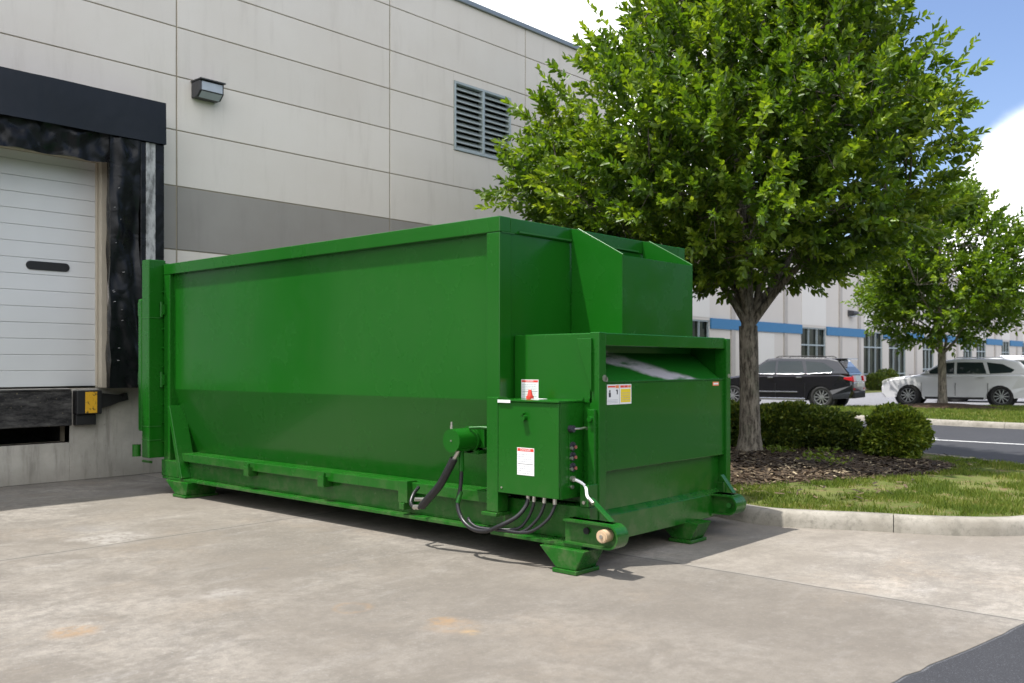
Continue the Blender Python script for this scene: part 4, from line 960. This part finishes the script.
# side details: brackets on housing side facing the camera
m = MB(); m.prism([(PF+.03, 1.70), (PF+.03, 1.30), (PF+.07, 1.42), (PF+.16, 1.66), (PF+.16, 1.70)], 'x', PL-.035, PL-.0125); m.build('side_gusset', GREEN, tcm, .003)
m = MB(); m.box(PL-.012, PL-.001, PF+.04, PF+.14, 1.22, 1.36); m.cyl((PL-.02, PF+.06, 1.25), (PL-.012, PF+.06, 1.25), .009, 8); m.cyl((PL-.02, PF+.12, 1.25), (PL-.012, PF+.12, 1.25), .009, 8); m.build('mounting_tab', GREEN, tcm)
m = MB(); m.box(PL-.05, PL-.013, PF-.012, PF+.05, .46, 1.17); m.cyl((PL-.075, PF+.02, 1.10), (PL-.05, PF+.02, 1.10), .02, 12); m.cyl((PL-.075, PF+.02, .62), (PL-.05, PF+.02, .62), .016, 12); m.build('hinge_strip', GREEN, tcm, .004)
# frame corner notches worn to bare metal
m = MB(); m.cyl((5.60, PF-.034, 1.402), (5.60, PF-.030, 1.402), .026, 7); m.cyl((5.625, PF-.034, 1.392), (5.625, PF-.030, 1.392), .02, 6); m.build('worn_patch', SILVER, ff); m = MB(); m.cyl((7.485, PF-.034, 1.402), (7.485, PF-.030, 1.402), .02, 7); m.build('worn_patch', SILVER, ff)
# base beam under the press
Bs('base_beam', GREEN, tcm, (5.43, PL+.07, PF-.02, 4.95, .205, .455), (PR-.09, PR, PF-.02, 4.95, .205, .455), bevel=.005)
Bs('base_flange', GREEN, tcm, (5.28, PL+.2, PF-.06, 4.949, .178, .204), (PR-.3, PR+.03, PF-.02, 4.949, .178, .204), bevel=.003)
B('post_plate', GREEN, tcm, (5.26, XL-.002, 4.85, 4.97, .36, 1.25), bevel=.005)
B('post_foot', GREEN, tcm, (5.23, XL+.02, 4.84, 5.0, .33, .358), bevel=.004)
# roller arms
def arm(x0, x1, yt, zc, rad, name='roller_arm'):
    pts = [(PF+.12, zc-rad), (PF+.12, zc+rad)]
    for k in range(13): an = R(90+15*k); pts.append((yt+rad+rad*math.cos(an), zc+rad*math.sin(an)))
    m = MB(); m.prism(pts, 'x', x0+.02, x1); a_ = m.build(name, GREEN, tcm, .004)
    # rim
    m = MB(); outer = [(yt+rad+rad*math.cos(R(90+10*k)), zc+rad*math.sin(R(90+10*k))) for k in range(19)]; inn = [(yt+rad+(rad-.014)*math.cos(R(90+10*k)), zc+(rad-.014)*math.sin(R(90+10*k))) for k in range(19)]
    outer = [(PF+.1, zc+rad)]+outer+[(PF+.1, zc-rad)]; inn = [(PF+.1, zc+rad-.014)]+inn+[(PF+.1, zc-rad+.014)]
    n = len(outer); vs = []
    for x_ in (x0-.03, x1+.004):
        vs += [(x_, y, z) for y, z in outer]+[(x_, y, z) for y, z in inn]
    fs = []
    for i in range(n-1):
        fs += [(i, i+1, 2*n+i+1, 2*n+i), (n+i, 3*n+i, 3*n+i+1, n+i+1), (i, n+i, n+i+1, i+1), (2*n+i, 2*n+i+1, 3*n+i+1, 3*n+i)]
    m.mesh(vs, fs, 0, False); m.build('arm_rim', GREEN, a_)
    return a_
a1 = arm(5.30, 5.40, 3.73, .292, .088)
m = MB(); m.cyl((5.24, 3.845, .30), (5.32, 3.845, .30), .046, 24); m.cyl((5.235, 3.845, .30), (5.245, 3.845, .30), .038, 24); m.build('roller', CREAM, a1)
m = MB(); m.cyl((5.228, 3.845, .30), (5.236, 3.845, .30), .014, 10); m.build('roller_bolt', SILVER, a1)
m = MB(); m.cyl((5.30, 4.03, .31), (5.318, 4.03, .31), .024, 12); m.build('pin_hole', DARK, a1)
a2 = arm(7.24, 7.38, 3.86, .285, .085)
m = MB(); m.cyl((7.225, 3.945, .285), (7.26, 3.945, .285), .022, 14); m.build('pin', GREEN_DK, a2)
for x_, yt in ((5.43, 3.90), (7.36, 3.97)):
    m = MB(); m.prism([(PF-.02, .53), (PF-.035, .53), (yt-.012, .378), (yt+.012, .378)], 'x', x_-.028, x_+.028); m.build('brace_strap', GREEN, tcm, .002)
B('post_web', GREEN, tcm, (5.42, 5.545, PF-.02, PF+.06, .456, .62), bevel=.004)
m = MB(); m.cyl((5.41, PF+.02, .49), (5.419, PF+.02, .49), .014, 8); m.build('bolt', SILVER, tcm)

# hydraulic motor drum
hm = empty('hydraulic_motor', (5.12, 5.2, .90)); hm.parent = tcm; hm.location = Vector((5.12, 5.2, .9))-tcm.location
m = MB(); m.cyl((5.10, 5.20, .905), (5.30, 5.20, .905), .093, 32); m.cyl((5.30, 5.20, .905), (5.315, 5.20, .905), .108, 32); m.cyl((5.315, 5.20, .905), (5.44, 5.20, .905), .085, 32); m.build('drum', GREEN, hm, .006)
m = MB(); m.cyl((5.094, 5.2, .905), (5.10, 5.2, .905), .007, 8); m.cyl((5.15, 5.245, .99), (5.15, 5.245, 1.02), .014, 10); m.cyl((5.15, 5.245, 1.015), (5.15, 5.245, 1.05), .010, 10); m.build('grease_nipple', SILVER, hm)
m = MB(); m.tube([(5.25, 5.15, 1.0), (5.3, 5.08, 1.005), (5.34, 5.0, 1.0), (5.36, 4.95, 1.0)], .013, 8); m.box(5.34, 5.44, 5.07, 5.16, .84, 1.01); m.box(5.30, 5.44, 5.10, 5.30, .79, .82); m.build('motor_mount', GREEN, hm, .003)
def cable(name, pts, r, mat, parent, n=12): return MB().tube(crom(pts, 6), r, n).build(name, mat, parent)
# hoses
h1 = cable('hydraulic_hose', [(5.14, 5.21, .76), (5.13, 5.27, .66), (5.13, 5.36, .54), (5.13, 5.47, .44), (5.14, 5.58, .35)], .033, HOSE, tcm, 14)
cable('hose_fitting', [(5.15, 5.165, .84), (5.145, 5.18, .80), (5.14, 5.215, .75)], .017, SILVER, h1)
cable('hose_tail', [(5.14, 5.57, .35), (5.15, 5.66, .325), (5.18, 5.76, .35), (5.25, 5.80, .42), (5.33, 5.83, .46)], .016, HOSE, h1)
cable('hose_collar', [(5.145, 5.615, .335), (5.155, 5.69, .328)], .021, SILVER, h1); m = MB(); m.cyl((5.17, 5.70, .39), (5.25, 5.66, .385), .017, 10); m.build('hose_plug', SILVER, h1)
h2 = cable('hydraulic_hose', [(5.20, 5.185, .66), (5.19, 5.19, .52), (5.17, 5.20, .40), (5.15, 5.13, .295), (5.13, 5.0, .235), (5.13, 4.85, .235), (5.15, 4.72, .29), (5.21, 4.61, .36), (5.27, 4.57, .44), (5.29, 4.565, .50)], .0165, HOSE, tcm)
cable('hose_pipe', [(5.20, 5.19, .84), (5.20, 5.185, .66)], .023, GREEN, h2)
cable('hose_pipe', [(5.195, 5.187, .50), (5.17, 5.197, .41)], .019, GREEN, h2)
for i, (ya, za, yb, yc) in enumerate(((4.50, .255, 4.78, 4.62), (4.40, .24, 4.74, 4.56), (4.30, .25, 4.70, 4.48))):
    hh = cable('control_hose', [(5.285, ya, .515), (5.28, ya+.005, .45), (5.27-.015*i, ya+.05, .35), (5.23-.02*i, yc, za+.012), (5.17, yb, .250), (5.14+.01*i, 4.95+.02*i, .25), (5.155, 5.07, .29+.01*i)], .012, HOSE, tcm)
    cable('hose_fitting', [(5.285, ya, .53), (5.282, ya+.001, .475)], .0165, SILVER, hh)
hh = cable('hose_fitting', [(5.29, 4.565, .53), (5.29, 4.565, .47)], .018, SILVER, h2)

# control cabinet
cb = empty('control_cabinet', (5.4, 4.54, .5)); cb.parent = tcm; cb.location = Vector((5.4, 4.54, .5))-tcm.location
X0, X1, Y0, Y1, Z0, Z1 = 5.25, 5.548, 4.235, 4.84, .515, 1.232
B('cabinet_case', GREEN, cb, (X0+.02, X1, Y0, Y1, Z0, Z1-.01), bevel=.004)
B('cabinet_door', GREEN, cb, (X0, X0+.0185, Y0+.004, Y1-.002, Z0+.004, Z1-.012), bevel=.005)
B('cabinet_lid', GREEN, cb, (X0-.012, X1, Y0-.006, Y1+.004, Z1-.009, Z1+.006), bevel=.003)
m = MB(); m.cyl((X0-.035, 4.563, 1.105), (X0, 4.563, 1.105), .026, 10); m.cyl((X0-.04, 4.563, 1.135), (X0-.01, 4.563, 1.135), .012, 8); m.build('door_knob', GREEN, cb, .004)
m = MB(); m.cyl((X0-.005, 4.80, .56), (X0, 4.80, .56), .008, 8); m.build('door_screw', SILVER, cb)
B('name_strip', WHITE, cb, (X0-.0145, X0-.0122, 4.70, 4.83, Z1-.02, Z1+.002), bevel=0)
m = MB(); m.cyl((5.42, 4.66, 1.239), (5.42, 4.66, 1.262), .03, 14); m.cyl((5.42, 4.66, 1.262), (5.42, 4.66, 1.31), .022, 14, r2=.012); m.build('beacon', RED, cb)
m = MB(); m.box(5.36, 5.46, 4.52, 4.60, 1.2385, 1.242); m.build('paper_tag', WHITE, cb)
m = MB(); m.box(5.365, 5.42, Y0-.006, Y0-.0005, .60, 1.0); m.build('button_plate', GREEN, cb, .002)
for zi, z_ in enumerate((.90, .825, .745)):
    for k, (dx, dz, mm) in enumerate(((-.022, -.012, SILVER), (.004, .016, BLK), (.024, -.008, RED if zi < 2 else BLK))):
        m = MB(); m.cyl((5.40+dx, Y0-.024, z_+dz), (5.40+dx, Y0-.006, z_+dz), .0125, 12); m.build('push_button', mm if k != 2 else simple('dull_button_%d' % zi, (.35, .12, .10), .5), cb)
    m = MB(); m.cyl((5.40, Y0-.014, z_-.0), (5.40, Y0-.006, z_), .034, 14); m.build('button_bezel', BLK, cb)
m = MB(); m.cyl((5.375, Y0-.04, 1.03), (5.375, Y0-.0005, 1.03), .026, 14); m.build('switch_base', BLK, cb)
cable('switch_lever', [(5.38, Y0-.03, 1.03), (5.44, Y0-.045, 1.03), (5.50, Y0-.05, 1.032), (5.52, Y0-.05, 1.02)], .009, SILVER, cb)
m = MB(); m.cyl((5.39, Y0-.03, .66), (5.39, Y0-.0005, .66), .022, 12); m.cyl((5.39, Y0-.02, .60), (5.39, Y0-.0005, .60), .014, 12); m.build('cable_gland', SILVER, cb)
cable('power_cable', [(5.40, Y0-.03, .655), (5.43, Y0-.07, .63), (5.42, 4.12, .60), (5.37, 4.07, .55), (5.36, 4.04, .53)], .011, WHITE, cb)
cable('cable_plug', [(5.36, 4.04, .53), (5.35, 4.0, .505)], .015, SILVER, cb)

# stickers: flat plates with printed header and text rows
def text_mesh(s, size, mat, parent, loc, rot, name='label_text'):
    cu = bpy.data.curves.new(name, 'FONT'); cu.body = s; cu.size = size; cu.align_x = 'CENTER'; cu.align_y = 'CENTER'
    to = bpy.data.objects.new(name, cu); C.objects.link(to); bpy.context.view_layer.update()
    me = bpy.data.meshes.new_from_object(to.evaluated_get(bpy.context.evaluated_depsgraph_get())); bpy.data.objects.remove(to); me.materials.clear(); me.materials.append(mat)
    o = bpy.data.objects.new(name, me); C.objects.link(o); o.parent = parent; o.location = Vector(loc)-(wloc(parent) if parent else Vector()); o.rotation_euler = rot; return o
def sticker(x, y, z0, z1, w, parent, face, head=RED, word='DANGER', rows=9):
    """face 'x': lies on a plane of constant X facing -X, spans y-w/2..y+w/2; face 'y': constant Y facing -Y"""
    def bx(m, u0, u1, a, b, t0, t1, mi):
        if face == 'x': m.box(x-t1, x-t0, y-u1, y-u0, a, b, mi)      # u grows to the right in the picture = -Y
        else: m.box(x+u0, x+u1, y-t1, y-t0, a, b, mi)
    m = MB(); bx(m, -w/2, w/2, z0, z1, .0005, .002, 0); hz = z1-(z1-z0)*.13
    bx(m, -w/2+.005, w/2-.005, hz, z1-.005, .002, .0028, 1)
    for k in range(rows):
        zz_ = z0+.012+(hz-z0-.02)*k/rows; u = -w/2+.01; wend = w/2-.01-random.random()*.02
        if k == rows//2: bx(m, -w/2+.008, w/2-.008, zz_, zz_+.003, .002, .0026, 3); continue
        while u < wend: l_ = random.uniform(.006, .022); bx(m, u, min(u+l_, wend), zz_, zz_+.0045, .002, .0026, 2); u += l_+.005
    o = m.build('warning_label', [WHITE, head, GREYP, BLK], parent)
    if word:
        rot = (R(90), 0, R(-90)) if face == 'x' else (R(90), 0, 0)
        loc = (x-.0032, y, (hz+z1-.005)/2) if face == 'x' else (x, y-.0032, (hz+z1-.005)/2)
        text_mesh(word, (z1-hz)*.95, WHITE, o, loc, rot)
    return o
sticker(X0, 4.556, .672, .878, .168, cb, 'x')
sticker(PL, 4.772, 1.225, 1.385, .178, tcm, 'x')
# two-part sign on the front panel
m = MB(); y_ = PF-.0065; x0, x1, z0, z1 = 5.665, 5.985, 1.20, 1.352; xm = 5.825
m.box(x0, x1, y_-.002, y_, z0, z1, 0); m.box(xm-.003, xm+.003, y_-.0026, y_-.002, z0+.004, z1-.004, 4)
m.box(x0+.01, xm-.055, y_-.0028, y_-.002, z1-.022, z1-.010, 2); m.box(xm-.05, xm-.008, y_-.0028, y_-.002, z1-.028, z1-.006, 3)
m.box(xm+.012, xm+.06, y_-.0028, y_-.002, z1-.026, z1-.008, 2); m.box(xm+.065, xm+.11, y_-.0028, y_-.002, z1-.026, z1-.008, 2); m.box(xm+.115, x1-.008, y_-.0028, y_-.002, z1-.026, z1-.008, 3)
m.box(xm+.018, x1-.012, y_-.0028, y_-.002, z0+.014, z1-.036, 1)
for k in range(4): m.box(xm+.028, x1-.022, y_-.0033, y_-.0028, z0+.030+k*.018, z0+.033+k*.018, 4)
# small figure and post pictograms
m.box(x0+.022, x0+.048, y_-.0028, y_-.002, z1-.095, z1-.06, 5); m.box(x0+.027, x0+.043, y_-.0028, y_-.002, z1-.057, z1-.042, 5); m.box(xm-.035, xm-.022, y_-.0028, y_-.002, z1-.075, z1-.040, 5); m.box(xm-.045, xm-.036, y_-.0028, y_-.002, z1-.05, z1-.040, 5)
for k in range(3): m.box(x0+.012, xm-.02, y_-.0028, y_-.002, z0+.012+k*.011, z0+.015+k*.011, 4)
m.build('warning_label', [WHITE, YEL, RED, ORG, GREYP, BLK], tcm)
m = MB(); m.box(7.24, 7.345, PF-.0085, PF-.0065, 1.318, 1.352, 0); m.box(7.25, 7.335, PF-.0091, PF-.0085, 1.328, 1.343, 1); m.build('small_label', [ORG, WHITE], tcm)
